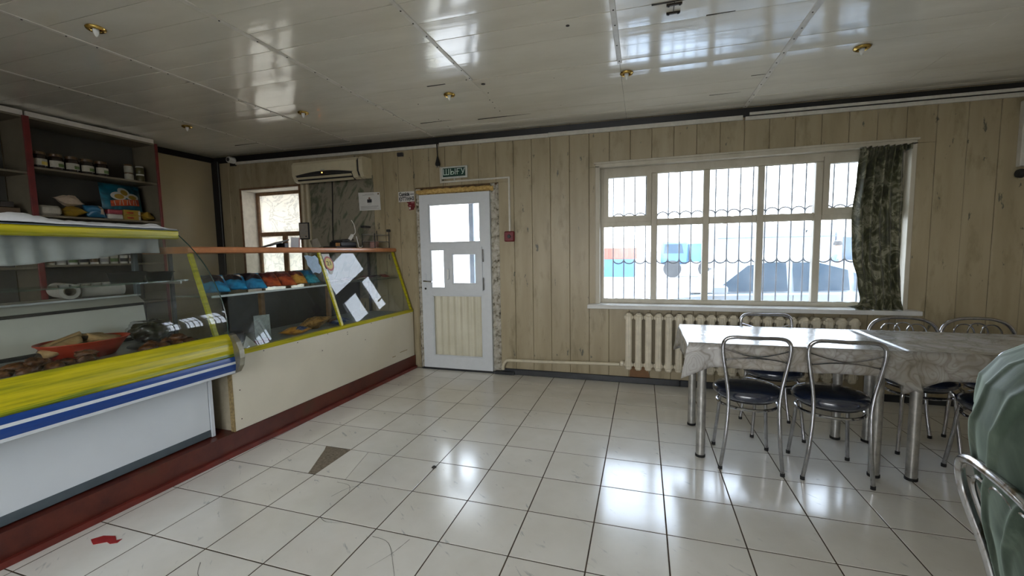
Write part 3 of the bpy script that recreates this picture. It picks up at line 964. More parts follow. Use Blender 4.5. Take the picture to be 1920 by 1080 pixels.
MB().box(0.157, 0.993, YB + 0.05, YB + 0.10, 1.968, 2.055).build('frame_head', 'raw_hole', d1)
MB().box(0.13, 1.03, YB - 0.03, YO, -0.02, 0.018, 0.004).build('threshold', 'dark_skirting', d1)

# ---- big window
w1 = sroot('window_1', 'wide painted wooden window with ten panes and two small vents', (3.37, YB + 0.09, 0.78))
FY0, FY1 = 3.045, 3.105
XM = [2.650, 3.112, 3.562, 4.008]
MWD = 0.056
FX0, FX1, FZ0, FZ1, TZ = 2.160, 4.590, 0.812, 2.100, 1.585
for a, b, c, d, nm in ((2.135, FX0 + 0.012, 0.79, 2.13, 'stile'), (FX1 - 0.012, 4.615, 0.79, 2.13, 'stile')):
    MB().box(a, b, FY0, FY1, c, d, 0.004).build(nm, 'window_paint', w1)
MB().box(FX0 + .012, FX1 - .012, FY0, FY1, 2.055, 2.13, 0.004).build('rail', 'window_paint', w1)
MB().box(FX0 + .012, FX1 - .012, FY0, FY1, 0.79, 0.828, 0.004).build('rail', 'window_paint', w1)
for x in XM:
    MB().box(x - MWD / 2, x + MWD / 2, FY0 - 0.006, FY1, 0.828, 2.055, 0.006).build('mullion', 'window_paint', w1)
edges = [FX0 + .012] + XM + [FX1 - .012]
for i in range(5):
    a = edges[i] + (MWD / 2 if i else 0)
    b = edges[i + 1] - (MWD / 2 if i < 4 else 0)
    MB().box(a, b, FY0, FY1 - .002, TZ - 0.028, TZ + 0.028, 0.004).build('transom', 'window_paint', w1)
    vpane(a - .005, b + .005, FY0 + 0.029, 0.82, TZ - 0.02).build('pane', 'window_glass', w1)
    if i in (0, 4):
        sm = MB()
        wall_with_holes(a, b, TZ + 0.010, 2.092, [(a + 0.045, b - 0.045, TZ + 0.070, 2.030)], lambda p, q, r, s: sm.box(p, q, FY0 - 0.014, FY1 - 0.02, r, s))
        sash = sm.build('vent_sash', 'window_paint', w1)
        vpane(a + .04, b - .04, FY0 + 0.019, TZ + .065, 2.035).build('pane', 'window_glass', sash)
        MB().box(b - 0.022, b - 0.010, FY0 - 0.03, FY0 - 0.014, TZ + 0.2, TZ + 0.26, 0.003).build('latch', 'window_paint', sash)
    else:
        vpane(a - .005, b + .005, FY0 + 0.029, TZ + 0.02, 2.06).build('pane', 'window_glass', w1)
# uneven putty along the panes
for i in range(5):
    a = edges[i] + (MWD / 2 if i else 0)
    b = edges[i + 1] - (MWD / 2 if i < 4 else 0)
    zz = [0.828, TZ - 0.028] + ([] if i in (0, 4) else [TZ + 0.028, 2.055])
    for q, z in enumerate(zz):
        sgn = 1 if q % 2 == 0 else -1
        top = [(a + (b - a) * t / 14, z + sgn * (0.006 + 0.006 * noise.noise(Vector((t * 0.9 + i * 7, q, 0))))) for t in range(15)]
        MB().prism(top + [(b, z), (a, z)] if sgn > 0 else top + [(b, z), (a, z)], FY0 + 0.016, FY0 + 0.027).build('putty', 'window_paint', w1)
# casing and sill
for a, b, c, d in ((2.098, 2.140, 0.785, 2.142), (4.606, 4.640, 0.785, 2.142)):
    MB().box(a, b, YB - 0.016, FY0, c, d, 0.003).build('casing', 'window_paint', w1)
MB().box(2.098, 4.640, YB - 0.016, FY0, 2.125, 2.160, 0.003).build('casing', 'window_paint', w1)
MB().box(2.085, 4.655, YB - 0.020, YB - 0.001, 2.160, 2.178, 0.003).build('casing', 'window_paint', w1)
MB().box(2.030, 4.690, 2.845, 3.06, 0.752, 0.790, 0.004).build('sill', 'sill_white', w1)

# iron grille outside
gr = thing('window_grille', 'thin grey iron window grille with scalloped rows outside the wide window', 'grille', (3.37, 3.20, 0.8))
gx = [2.255 + 0.1062 * k for k in range(23)]
GY = 3.19
for x in gx:
    MB().tube([(x, GY, 0.70), (x, GY, 2.20)], 0.0062, 6).build('bar', 'grille_iron', gr)
for a, b in zip(gx, gx[1:]):
    c = (a + b) / 2
    rr = (b - a) / 2
    MB().tube([(c - rr * math.cos(math.pi * t / 8), GY - 0.006, 1.645 + rr * 0.85 * math.sin(math.pi * t / 8)) for t in range(9)], 0.0062, 6).build('scallop', 'grille_iron', gr)
    MB().tube([(c - rr * math.cos(math.pi * t / 8), GY - 0.006, 1.225 - rr * 0.85 * math.sin(math.pi * t / 8)) for t in range(9)], 0.0062, 6).build('scallop', 'grille_iron', gr)
for z in (0.72, 2.18):
    MB().tube([(2.20, GY, z), (4.60, GY, z)], 0.006, 6).build('rail', 'grille_iron', gr)

# ---- small window behind the counter
w2 = sroot('window_2', 'small deep window behind the counter covered with marbled film', (-1.98, 3.2, 0.95))
for a, b, c, d in ((-2.445, -2.437, 0.95, 2.18), (-1.523, -1.515, 0.95, 2.18)):
    MB().box(a, b, YB - 0.004, 3.235, c, d).build('reveal', 'reveal_white', w2)
MB().box(-2.437, -1.523, YB - 0.004, 3.235, 2.168, 2.18).build('reveal', 'reveal_white', w2)
MB().box(-2.437, -1.523, YB - 0.004, 3.235, 0.94, 0.952).build('reveal', 'reveal_white', w2)
for a, b, c, d in ((-2.437, -2.395, 0.952, 2.168), (-1.565, -1.523, 0.952, 2.168)):
    MB().box(a, b, 3.17, 3.235, c, d, 0.004).build('stile', 'brown_frame', w2)
for c, d in ((2.128, 2.168), (1.585, 1.640), (0.952, 1.01)):
    MB().box(-2.395, -1.565, 3.172, 3.233, c, d, 0.004).build('rail', 'brown_frame', w2)
MB().box(-2.03, -1.955, 3.174, 3.23, 1.01, 1.585, 0.004).build('mullion', 'brown_frame', w2)
MB().box(-2.395, -1.565, 3.195, 3.198, 1.640, 2.128).build('pane', 'marble_film', w2)
MB().box(-2.395, -2.03, 3.195, 3.198, 1.01, 1.585).build('pane', 'marble_film', w2)
MB().box(-1.955, -1.565, 3.195, 3.198, 1.01, 1.585).build('pane', 'marble_film', w2)
for a, b, c, d in ((-2.47, -2.44, 0.93, 2.20), (-1.52, -1.495, 0.93, 2.20)):
    MB().box(a, b, YB - 0.010, YB - 0.0005, c, d, 0.002).build('casing', 'brown_frame', w2)
MB().box(-2.47, -1.495, YB - 0.010, YB - 0.0005, 2.178, 2.20, 0.002).build('casing', 'brown_frame', w2)

# ---- unseen overhang, added to keep direct sun off the windows
struct(MB().box(XL - 1, XR + 1, YO - 0.05, YO + 1.25, 2.60, 2.72).build('sun_overhang', 'porch_cream'), 'unseen overhang added outside the windows to block the sun')

# ================================================================== FURNITURE
def add_ch(parent, name, mb, mat, smooth=False):
    return mb.build(name, mat, parent, smooth=smooth, local=True)

def chair_common(t, steel):
    # padded round seat
    prof = [(0.02, 0.414), (0.150, 0.415), (0.174, 0.421), (0.187, 0.433), (0.192, 0.446), (0.190, 0.458), (0.180, 0.471), (0.160, 0.482), (0.12, 0.491), (0.06, 0.496), (0.01, 0.497)]
    add_ch(t, 'seat', MB().lathe(prof, (0, 0, 0), 36), 'seat_vinyl', True)
    add_ch(t, 'seat_plate', MB().lathe([(0.150, 0.402), (0.158, 0.420)], (0, 0, 0), 28), 'rubber', True)
    ring = [(0.166 * math.cos(2 * math.pi * k / 36), 0.166 * math.sin(2 * math.pi * k / 36), 0.372) for k in range(36)]
    add_ch(t, 'ring', MB().tube(ring, 0.0085, 8, closed=True), steel, True)
    for s in (-1, 1):
        l = add_ch(t, 'leg', MB().tube(crv([(s * 0.157, 0.165, 0.012), (s * 0.140, 0.138, 0.22), (s * 0.128, 0.118, 0.385), (s * 0.10, 0.095, 0.408)], 5), 0.0105, 10), steel, True)
        add_ch(l, 'rubber_foot', MB().lathe([(0.0125, 0), (0.0125, 0.02)], (s * 0.157, 0.165, 0), 10), 'rubber')
        add_ch(t, 'rubber_foot', MB().lathe([(0.0125, 0), (0.0125, 0.02)], (s * 0.163, -0.170, 0), 10), 'rubber')

def make_bow_chair(label):
    t = thing('dining_chair', label, 'chair', group='chrome chairs round the long table')
    chair_common(t, 'chrome')
    side = [(0.163, -0.170, 0.012), (0.142, -0.185, 0.20), (0.131, -0.190, 0.40), (0.138, -0.195, 0.52), (0.160, -0.205, 0.66), (0.170, -0.212, 0.745), (0.160, -0.216, 0.792), (0.118, -0.219, 0.812)]
    path = [(-x, y, z) for x, y, z in side] + [(0.0, -0.222, 0.811)] + side[::-1]
    add_ch(t, 'back_frame', MB().tube(crv(path, 6), 0.0108, 10), 'chrome', True)
    add_ch(t, 'back_rod', MB().tube(crv([(-0.164, -0.208, 0.742), (-0.08, -0.213, 0.716), (0, -0.214, 0.703), (0.08, -0.213, 0.716), (0.164, -0.208, 0.742)], 5), 0.004, 7), 'chrome', True)
    add_ch(t, 'back_rod', MB().tube(crv([(-0.155, -0.205, 0.676), (-0.08, -0.211, 0.690), (0, -0.213, 0.695), (0.08, -0.211, 0.690), (0.155, -0.205, 0.676)], 5), 0.004, 7), 'chrome', True)
    for s in (-1, 1):
        add_ch(t, 'rod_clip', MB().lathe([(0.006, -0.006), (0.008, 0), (0.006, 0.006)], (s * 0.155, -0.204, 0.676), 8), 'rubber')
    return t
def make_arch_chair(label, steel='chrome', lean=0.0):
    t = thing('dining_chair', label, 'chair', group='chrome chairs round the long table')
    chair_common(t, steel)
    side = [(0.163, -0.170, 0.012), (0.142, -0.185, 0.20), (0.131, -0.190, 0.40), (0.150, -0.197, 0.54), (0.186, -0.208, 0.66), (0.192, -0.214, 0.725), (0.160, -0.221, 0.782), (0.095, -0.226, 0.812)]
    ln_ = lambda P: [(x, y - lean * max(0.0, z - 0.45), z) for x, y, z in P]
    side = ln_(side)
    path = [(-x, y, z) for x, y, z in side] + ln_([(0.0, -0.228, 0.820)]) + side[::-1]
    add_ch(t, 'back_frame', MB().tube(crv(path, 6), 0.0112, 10), steel, True)
    for cx in (-0.075, -0.004, 0.068):
        h = 0.795 - 1.6 * cx * cx
        pts = [(cx * 0.45 - 0.03, -0.186, 0.43), (cx * 0.8 - 0.045, -0.200, 0.60), (cx - 0.055, -0.213, 0.715), (cx - 0.036, -0.219, h - 0.022), (cx, -0.221, h - 0.008),
               (cx + 0.036, -0.219, h - 0.022), (cx + 0.055, -0.213, 0.715), (cx * 0.8 + 0.045, -0.200, 0.60), (cx * 0.45 + 0.03, -0.186, 0.43)]
        add_ch(t, 'back_loop', MB().tube(crv(ln_(pts), 5), 0.0048, 7), steel, True)
    return t
def place(t, x, y, deg):
    t.location = (x, y, 0)
    t.rotation_euler = (0, 0, math.radians(deg))
    return t
c0 = place(make_bow_chair('chrome chair with bow rods and blue black seat, nearest the free table end'), 3.170, 1.550, -1)
c1 = copy_tree(c0)
c1['label'] = 'chrome chair with bow rods and blue black seat, beside the seam of the tablecloths'
place(c1, 3.600, 1.535, -3)
c2 = copy_tree(c0)
c2['label'] = 'chrome chair on the radiator side of the marbled tablecloth, below the window'
place(c2, 3.445, 2.070, 180)
a0 = place(make_arch_chair('arched chrome chair with looped back, below the curtain on the wall side'), 4.265, 2.030, 178)
a1 = copy_tree(a0)
a1['label'] = 'arched chrome chair with looped back, last on the wall side of the tables'
place(a1, 4.700, 2.075, 180)
a2 = copy_tree(a0)
a2['label'] = 'arched chrome chair half hidden behind the seated person in green'
place(a2, 4.430, 1.590, 0)
a3 = make_arch_chair('worn arched chrome chair in the near corner under the person in green', 'chrome_worn', 0.15)
GF = math.radians(-8)                     # direction the near chair faces, from +x
place(a3, 3.552, -0.217, math.degrees(GF) - 90)

# ---- tables
def make_table(label, x0, x1, y0, y1, inset):
    t = thing('dining_table', label, 'table', ((x0 + x1) / 2, (y0 + y1) / 2, 0), group='dining tables pushed together')
    MB().box(x0, x1, y0, y1, 0.720, 0.744, 0.004).build('tabletop', 'shelf_board', t)
    for x, y in ((x0 + inset, y0 + .085), (x0 + inset, y1 - .075), (x1 - inset, y0 + .085), (x1 - inset, y1 - .075)):
        l = MB().lathe([(0.027, 0.015), (0.027, 0.72)], (x, y, 0), 14).build('leg', 'dull_steel', t, smooth=True)
        MB().lathe([(0.030, 0.0), (0.030, 0.016)], (x, y, 0), 14).build('rubber_foot', 'rubber', l)
    for y in (y0 + .085, y1 - .075):
        MB().box(x0 + inset, x1 - inset, y - 0.012, y + 0.012, 0.675, 0.719).build('apron_bar', 'dull_steel', t)
    return t
make_table('dining table with tubular steel legs at the free end beside the radiator', 2.83, 3.905, 1.435, 2.105, 0.080)
make_table('dining table with tubular steel legs behind the person in green', 3.925, 5.00, 1.445, 2.105, 0.080)

def tablecloth(x0, x1, y0, y1, z, drop, seed, corner=0.14):
    """top sheet and skirt with folds; corners hang lower as cones"""
    m = MB()
    r = 0.015
    per = []
    def line(a, b, n, nrm, c0, c1):
        for k in range(n):
            t = k / n
            p = (a[0] + (b[0] - a[0]) * t, a[1] + (b[1] - a[1]) * t)
            L_ = math.hypot(b[0] - a[0], b[1] - a[1])
            dc = min(t, 1 - t) * L_
            per.append((p, nrm, dc))
    nx, ny = 44, 28
    line((x0, y0), (x1, y0), nx, (0, -1), 0, 0)
    line((x1, y0), (x1, y1), ny, (1, 0), 0, 0)
    line((x1, y1), (x0, y1), nx, (0, 1), 0, 0)
    line((x0, y1), (x0, y0), ny, (-1, 0), 0, 0)
    n = len(per)
    lv = 7
    rings = []
    for l in range(lv + 1):
        t = l / lv
        ring = []
        for k, (p, nr, dc) in enumerate(per):
            cf = max(0.0, 1 - dc / corner)
            cn = (0.7071 * (1 if p[0] > (x0 + x1) / 2 else -1), 0.7071 * (1 if p[1] > (y0 + y1) / 2 else -1))
            nn = (nr[0] * (1 - cf) + cn[0] * cf, nr[1] * (1 - cf) + cn[1] * cf)
            s = k / n * 2 * math.pi
            fold = 0.004 * math.sin(s * 17 + seed) + 0.008 * noise.noise(Vector((math.cos(s) * 4, math.sin(s) * 4, seed)))
            pin = math.cos(min(1, dc / corner) * math.pi * 2)            # pinch beside the corner
            out = 0.010 + t * (0.006 + fold + 0.045 * cf * cf - 0.022 * (1 - cf) * (1 if dc < corner * 2 else 0) * 0.5)
            dz = t * (drop + 0.075 * cf ** 1.5 + 0.010 * noise.noise(Vector((math.cos(s) * 3, math.sin(s) * 3, seed + 9))))
            if t == 0:
                out = 0.0
            ring.append((p[0] + nn[0] * out, p[1] + nn[1] * out, z - dz - (0.002 if 0 < t else 0)))
        rings.append(ring)
    vs = [v for ring in rings for v in ring]
    fs = []
    for l in range(lv):
        for k in range(n):
            k2 = (k + 1) % n
            fs.append((l * n + k, l * n + k2, (l + 1) * n + k2, (l + 1) * n + k))
    m.add(vs, fs)
    m.grid(lambda u, v: (x0 + (x1 - x0) * u, y0 + (y1 - y0) * v, z + (0.0012 * noise.noise(Vector((u * 9, v * 6, seed))) if 0 < u < 1 and 0 < v < 1 else 0)), 30, 20)
    return m
tag(tablecloth(2.822, 3.914, 1.428, 2.112, 0.7475, 0.135, 1.0).build('tablecloth', 'tablecloth_vinyl', smooth=True, solid=0.0015), 'grey marbled vinyl tablecloth on the free table end by the radiator', 'tablecloth', 'tablecloths')
tag(tablecloth(3.918, 5.008, 1.438, 2.112, 0.7490, 0.148, 6.0, 0.17).build('tablecloth', 'tablecloth_vinyl', smooth=True, solid=0.0015), 'grey marbled vinyl tablecloth on the far table behind the person in green', 'tablecloth', 'tablecloths')

# ---- radiator and its pipe
rad = thing('radiator', 'cream painted cast iron rib radiator under the wide window', 'radiator', (3.34, 2.87, 0.15))
RP = 0.0905
sec = MB()
sec.box(-0.0435, 0.0435, -0.045, 0.045, 0.655, 0.700, 0.012)
sec.box(-0.030, 0.030, -0.052, 0.052, 0.685, 0.720, 0.014)
sec.box(-0.0435, 0.0435, -0.045, 0.045, 0.195, 0.240, 0.012)
sec.box(-0.030, 0.030, -0.052, 0.052, 0.165, 0.210, 0.014)
sec.box(-0.029, 0.029, -0.058, -0.020, 0.19, 0.70, 0.011)
sec.box(-0.029, 0.029, 0.020, 0.056, 0.19, 0.70, 0.011)
sec.box(-0.007, 0.007, -0.063, -0.056, 0.20, 0.69, 0.003)
rme = None
for k in range(21):
    x = 2.425 + RP * k
    if rme is None:
        rme = sec.mesh('rib', 'radiator_paint')
    o = bpy.data.objects.new('rib', rme)
    COL.objects.link(o)
    o.parent = rad
    o.location = (x - 3.34, 0.0, -0.15)
MB().lathe([(0.022, 2.345), (0.028, 2.36), (0.028, 2.372), (0.020, 2.385)], (0, 2.87, 0.215), 12, 'x').build('union_nut', 'radiator_paint', rad)
tag(MB().tube(crv([(1.115, 2.93, 0.055), (1.125, 2.925, 0.11), (1.155, 2.915, 0.152), (1.21, 2.905, 0.168), (1.5, 2.895, 0.175), (1.9, 2.885, 0.190), (2.34, 2.872, 0.205)], 6), 0.017, 12).build('heating_pipe', 'pipe_paint', smooth=True),
    'cream heating pipe running low along the wall to the radiator', 'pipe')

# ---- curtain
cu = thing('curtain', 'olive brocade curtain with pale leaves gathered at the window edge', 'curtain', (4.4, 2.90, 0.79))
def curtain(u, v):
    z = 2.105 - v * 1.318
    keys = [(2.11, 4.235, 4.540), (1.9, 4.222, 4.535), (1.59, 4.212, 4.540), (1.25, 4.222, 4.552), (1.0, 4.262, 4.566), (0.87, 4.285, 4.575), (0.79, 4.250, 4.590)]
    a = b = None
    for (z1, l1, r1), (z0, l0, r0) in zip(keys, keys[1:]):
        if z1 >= z >= z0:
            t = (z1 - z) / (z1 - z0)
            t = t * t * (3 - 2 * t)
            a, b = l1 + (l0 - l1) * t, r1 + (r0 - r1) * t
    if a is None:
        a, b = keys[-1][1:]
    w = u + 0.015 * math.sin(v * 9 + u * 12)
    ph = u * 2 * math.pi * 5.2 + 0.8 * math.sin(v * 3.1) + 0.4 * noise.noise(Vector((u * 4, v * 4, 0)))
    amp = 0.040 * (0.65 + 0.35 * math.sin(v * 5 + u * 3)) * (1 - 0.35 * math.exp(-((v - 0.85) / 0.1) ** 2))
    y = 2.905 + amp * math.sin(ph) - 0.012 * math.sin(v * math.pi) + 0.006 * noise.noise(Vector((u * 14, v * 16, 2)))
    if v > 0.93:
        y -= (v - 0.93) * 0.35 * (1 - u)
    return (a + (b - a) * w, y, z + 0.006 * math.sin(u * 23) * (1 if v > 0.97 else 0))
MB().grid(curtain, 110, 80).build('drape', 'brocade', cu, smooth='all', solid=0.002)
def ruffle(u, v):
    x = 4.235 + 0.345 * u
    return (x, 2.900 + 0.026 * math.sin(u * 2 * math.pi * 9) , 2.075 + 0.045 * v + 0.004 * math.sin(u * 40))
MB().grid(ruffle, 90, 3).build('heading', 'brocade', cu, smooth='all', solid=0.002)
def tuck(u, v):                                     # hem turned up on the sill
    a = u * math.pi * 1.1
    return (4.215 + 0.10 * v + 0.03 * math.cos(a), 2.875 - 0.015 * v - 0.025 * math.sin(a) , 0.800 + 0.055 * v * math.sin(a) + 0.02 * (1 - v))
MB().grid(tuck, 14, 10).build('hem_fold', 'brocade', cu, smooth='all', solid=0.002)
MB().tube([(4.22, 2.905, 2.115), (4.60, 2.905, 2.118)], 0.003, 6).build('curtain_wire', 'dull_steel', cu)

# ---- ceiling lamps
def make_lamp(x, y, label):
    z = cz(x)
    t = thing('ceiling_lamp', label, 'lamp', (x, y, z), group='brass ceiling spots')
    add_ch(t, 'brass_ring', MB().lathe([(0.024, -0.002), (0.043, -0.001), (0.046, -0.006), (0.043, -0.013), (0.034, -0.018), (0.027, -0.016), (0.024, -0.010)], (0, 0, 0), 24, cap=False), 'brass', True)
    add_ch(t, 'reflector', MB().lathe([(0.026, -0.003), (0.025, -0.006)], (0, 0, 0), 20), 'brass', True)
    add_ch(t, 'bulb', MB().lathe([(0.010, -0.004), (0.015, -0.014), (0.014, -0.026), (0.008, -0.042), (0.003, -0.050)], (0, 0, 0), 14), 'lamp_white', True)
    return t
for x, y, l in ((-0.352, 0.352, 'brass ceiling spot nearest the lens on the counter side'), (-1.75, 1.83, 'brass ceiling spot above the shelving end'), (-0.355, 1.85, 'brass ceiling spot above the glass counter'),
                (1.070, 1.86, 'brass ceiling spot in front of the door'), (2.429, 1.872, 'brass ceiling spot before the window edge by the radiator end'), (3.830, 1.933, 'brass ceiling spot above the dining tables')):
    make_lamp(x, y, l)

# ================================================================== THINGS ON THE WALL
# exit sign
es = thing('exit_sign', 'green exit sign with pale lettering in a white frame above the door', 'sign', (0.59, YB, 2.19))
MB().box(0.437, 0.744, YB - 0.022, YB - 0.001, 2.128, 2.256, 0.004).build('sign_frame', 'sign_frame', es)
MB().box(0.458, 0.723, YB - 0.0235, YB - 0.021, 2.146, 2.238).build('sign_face', 'sign_green', es)
text_mesh('ШЫҒУ', 0.088, 'lettering', 'sign_text', es, wall_text(0.590, YB - 0.0245, 2.192), 0.0008, 1.0)
# fire alarm point and its conduit
al = thing('alarm_button', 'red fire alarm call point on the board wall', 'alarm', (1.207, YB, 1.484))
MB().box(1.152, 1.262, YB - 0.040, YB - 0.001, 1.430, 1.538, 0.010).build('housing', 'alarm_red', al)
MB().lathe([(0.020, 0), (0.016, -0.008)], (1.207, YB - 0.040, 1.484), 14, 'y').build('push_button', 'dark_plastic', al, smooth=True)
cd = thing('cable_conduit', 'thin white conduit from the exit sign down to the alarm button', 'conduit', (0.9, YB, 2.1))
for a, b, c, d in ((0.415, 0.433, 2.085, 2.26), (0.433, 1.200, 2.088, 2.106), (1.198, 1.217, 1.538, 2.106), (0.58, 0.596, 2.106, 2.128)):
    MB().box(a, b, YB - 0.014, YB - 0.001, c, d, 0.003).build('channel', 'white_trunking', cd)
# cord and plug hanging from the ceiling
pc = thing('power_plug', 'black cord with plug hanging beside the exit sign', 'plug', (0.40, YB - 0.03, 2.3))
MB().tube(crv([(0.40, YB - 0.035, 2.56), (0.402, YB - 0.035, 2.47), (0.406, YB - 0.035, 2.38), (0.405, YB - 0.032, 2.335)], 4), 0.006, 8).build('cord', 'rubber', pc, smooth=True)
MB().lathe([(0.007, 0.10), (0.016, 0.06), (0.027, 0.02), (0.024, 0.005), (0.018, -0.002)], (0.405, YB - 0.034, 2.27), 12).build('plug_body', 'rubber', pc, smooth=True)
for s in (-1, 1):
    MB().lathe([(0.0045, -0.02), (0.0045, 0.0)], (0.405 + s * 0.012, YB - 0.034, 2.27), 6).build('pin', 'dull_steel', pc)
# stickers by the door
st1 = thing('wall_sticker', 'white sticker with black lettering beside the door', 'sticker', (0.0, YB, 1.97))
MB().box(-0.118, 0.085, YB - 0.0035, YB - 0.0005, 1.908, 2.022).build('sheet', 'paper', st1)
text_mesh('Cumicia —', 0.054, 'lettering', 'ink', st1, wall_text(-0.015, YB - 0.004, 1.992), 0.0006, 0.76, 0.0022)
text_mesh('ҚУТТАҢЫЗ', 0.056, 'lettering', 'ink', st1, wall_text(-0.014, YB - 0.004, 1.939), 0.0006, 0.62, 0.0022)
st2 = thing('wall_sticker', 'torn dark red sticker below the white sticker', 'sticker', (0.05, YB, 1.86))
MB().prism([(-0.02, 1.905), (0.087, 1.908), (0.090, 1.845), (0.080, 1.835), (0.072, 1.815), (0.015, 1.812), (0.012, 1.846), (-0.002, 1.862), (0.006, 1.888)], YB - 0.003, YB - 0.0005).build('sheet', 'red_print', st2)
MB().box(0.045, 0.078, YB - 0.0038, YB - 0.003, 1.890, 1.898).build('print', flat('pale_pink', (0.5, 0.25, 0.28)), st2)
MB().box(0.018, 0.040, YB - 0.0038, YB - 0.003, 1.858, 1.866).build('print', 'pale_pink', st2)
MB().box(0.018, 0.034, YB - 0.0038, YB - 0.003, 1.822, 1.845).build('print', 'paper', st2)
# notice sheet
nt_ = thing('notice_sheet', 'white notice sheet with small dark portrait on the marbled panel', 'notice', (-0.5, YB, 1.94))
MB().add([(-0.648, YB - 0.012, 2.044), (-0.357, YB - 0.012, 2.036), (-0.350, YB - 0.010, 1.832), (-0.640, YB - 0.010, 1.836)], [(0, 3, 2, 1)]).build('sheet', 'paper', nt_, solid=0.0012)
MB().box(-0.528, -0.468, YB - 0.0142, YB - 0.013, 1.922, 1.960).build('portrait', 'ink', nt_)
MB().lathe([(0.013, -0.0014), (0.013, 0)], (-0.498, YB - 0.013, 1.972), 10, 'y').build('portrait', flat('print_skin', (0.2, 0.12, 0.1)), nt_)
for z, a, b in ((2.022, -0.56, -0.44), (2.010, -0.59, -0.43), (1.908, -0.525, -0.47), (1.882, -0.62, -0.38), (1.872, -0.62, -0.38), (1.862, -0.62, -0.40), (1.850, -0.62, -0.37)):
    MB().box(a, b, YB - 0.0140, YB - 0.0130, z - 0.002, z + 0.002).build('print_line', 'ink_grey', nt_)
MB().box(-0.385, -0.368, YB - 0.0142, YB - 0.013, 2.008, 2.026).build('print_mark', flat('print_brown', (0.16, 0.09, 0.03)), nt_)
# marbled wall panels under the air conditioner
for k, (a, b) in enumerate(((-1.345, -1.023), (-1.018, -0.445))):
    tag(MB().box(a, b, YB - 0.008, YB - 0.0005, 0.80, 2.235, 0.001).build('wall_panel', 'marble_panel'),
        ['narrow grey green marbled wall panel left of the dark joint', 'wide grey green marbled wall panel under the air conditioner'][k], 'wall panel', 'marbled wall panels')
tag(MB().tube(crv([(-1.005, YB - 0.014, 2.235), (-1.012, YB - 0.014, 2.0), (-1.03, YB - 0.014, 1.7), (-1.035, YB - 0.014, 1.40)], 5), 0.006, 6).build('black_cable', 'rubber'), 'black cable hanging down the marbled wall panels', 'cable')
# two vertical ducts
for k, x in enumerate((-1.452, -1.378)):
    tag(MB().box(x - 0.016, x + 0.016, YB - 0.022, YB - 0.0005, 0.9, 2.25, 0.003).build('cable_duct', 'pipe_paint'),
        ['cream cable duct next to the small window', 'cream cable duct next to the marbled wall panel'][k], 'duct', 'cable ducts')
# framed certificate
fc = thing('framed_certificate', 'small framed certificate in a dark frame beside the small window', 'picture', (-1.42, YB - 0.02, 1.62))
MB().box(-1.515, -1.365, YB - 0.040, YB - 0.0235, 1.520, 1.725, 0.003).build('frame', 'dark_plastic', fc)
MB().box(-1.503, -1.378, YB - 0.0415, YB - 0.040, 1.533, 1.712).build('sheet', flat('old_paper', (0.34, 0.30, 0.25)), fc)
for z, a, b in ((1.680, -1.47, -1.41), (1.662, -1.46, -1.40), (1.635, -1.48, -1.41), (1.612, -1.485, -1.40), (1.592, -1.47, -1.41), (1.556, -1.48, -1.45)):
    MB().box(a, b, YB - 0.0425, YB - 0.0414, z - 0.003, z + 0.003).build('print_line', 'ink_grey', fc)
MB().lathe([(0.009, -0.001), (0.009, 0)], (-1.41, YB - 0.0415, 1.555), 10, 'y').build('seal', 'ink', fc)
# air conditioner
ac = thing('air_conditioner', 'cream split air conditioner with open louvre above the marbled panel', 'air conditioner', (-0.98, YB - 0.1, 2.3))
prof = [(YB - 0.002, 2.200), (YB - 0.095, 2.182), (YB - 0.145, 2.198), (YB - 0.178, 2.262), (YB - 0.180, 2.385), (YB - 0.155, 2.418), (YB - 0.002, 2.420)]
MB().prism(prof, -1.415, -0.535, 'x').build('housing', 'ac_plastic', ac)
MB().prism([(YB - 0.002, 2.205), (YB - 0.14, 2.215), (YB - 0.165, 2.265), (YB - 0.165, 2.38), (YB - 0.145, 2.405), (YB - 0.002, 2.405)], -0.535, -0.505, 'x').build('side_gap', 'dark_plastic', ac)
MB().prism(prof, -0.505, -0.455, 'x').build('end_cap', 'ac_plastic', ac)
MB().prism(prof, -1.435, -1.417, 'x').build('end_cap', 'ac_plastic', ac)
m = MB()
vs, fs = [], []
nn = 16
for k in range(nn + 1):                               # dark lens shaped slot
    t = k / nn
    x = -1.385 + 0.80 * t
    h = 0.034 * math.sin(math.pi * t) + 0.004
    vs += [(x, YB - 0.1830, 2.256), (x, YB - 0.1830, 2.256 + h), (x, YB - 0.172, 2.256), (x, YB - 0.172, 2.256 + h)]
for k in range(nn):
    b_ = 4 * k
    fs += [(b_, b_ + 4, b_ + 5, b_ + 1), (b_ + 1, b_ + 5, b_ + 7, b_ + 3), (b_, b_ + 2, b_ + 6, b_ + 4)]
m.add(vs, fs).build('display_slot', 'dark_plastic', ac)
led = bpy.data.materials.new('led_orange')
led.use_nodes = True
_pb = led.node_tree.nodes['Principled BSDF']
_pb.inputs['Emission Color'].default_value = (1.0, 0.35, 0.05, 1)
_pb.inputs['Emission Strength'].default_value = 3.0
_pb.inputs['Base Color'].default_value = (0.8, 0.4, 0.1, 1)
M['led_orange'] = led
MB().lathe([(0.006, -0.003), (0.006, 0)], (-1.0, YB - 0.183, 2.272), 8, 'y').build('indicator', 'led_orange', ac)
MB().prism([(YB - 0.181, 2.252), (YB - 0.149, 2.193), (YB - 0.098, 2.178), (YB - 0.098, 2.190), (YB - 0.145, 2.203), (YB - 0.174, 2.256)], -1.375, -0.60, 'x').build('outlet', 'dark_plastic', ac)
MB().obox((-0.985, YB - 0.178, 2.226), 0.77, 0.026, 0.007, (math.radians(-60), 0, 0)).build('louvre', 'ac_plastic', ac)
MB().obox((-0.985, YB - 0.150, 2.186), 0.77, 0.030, 0.007, (math.radians(-35), 0, 0)).build('louvre', 'ac_plastic', ac)
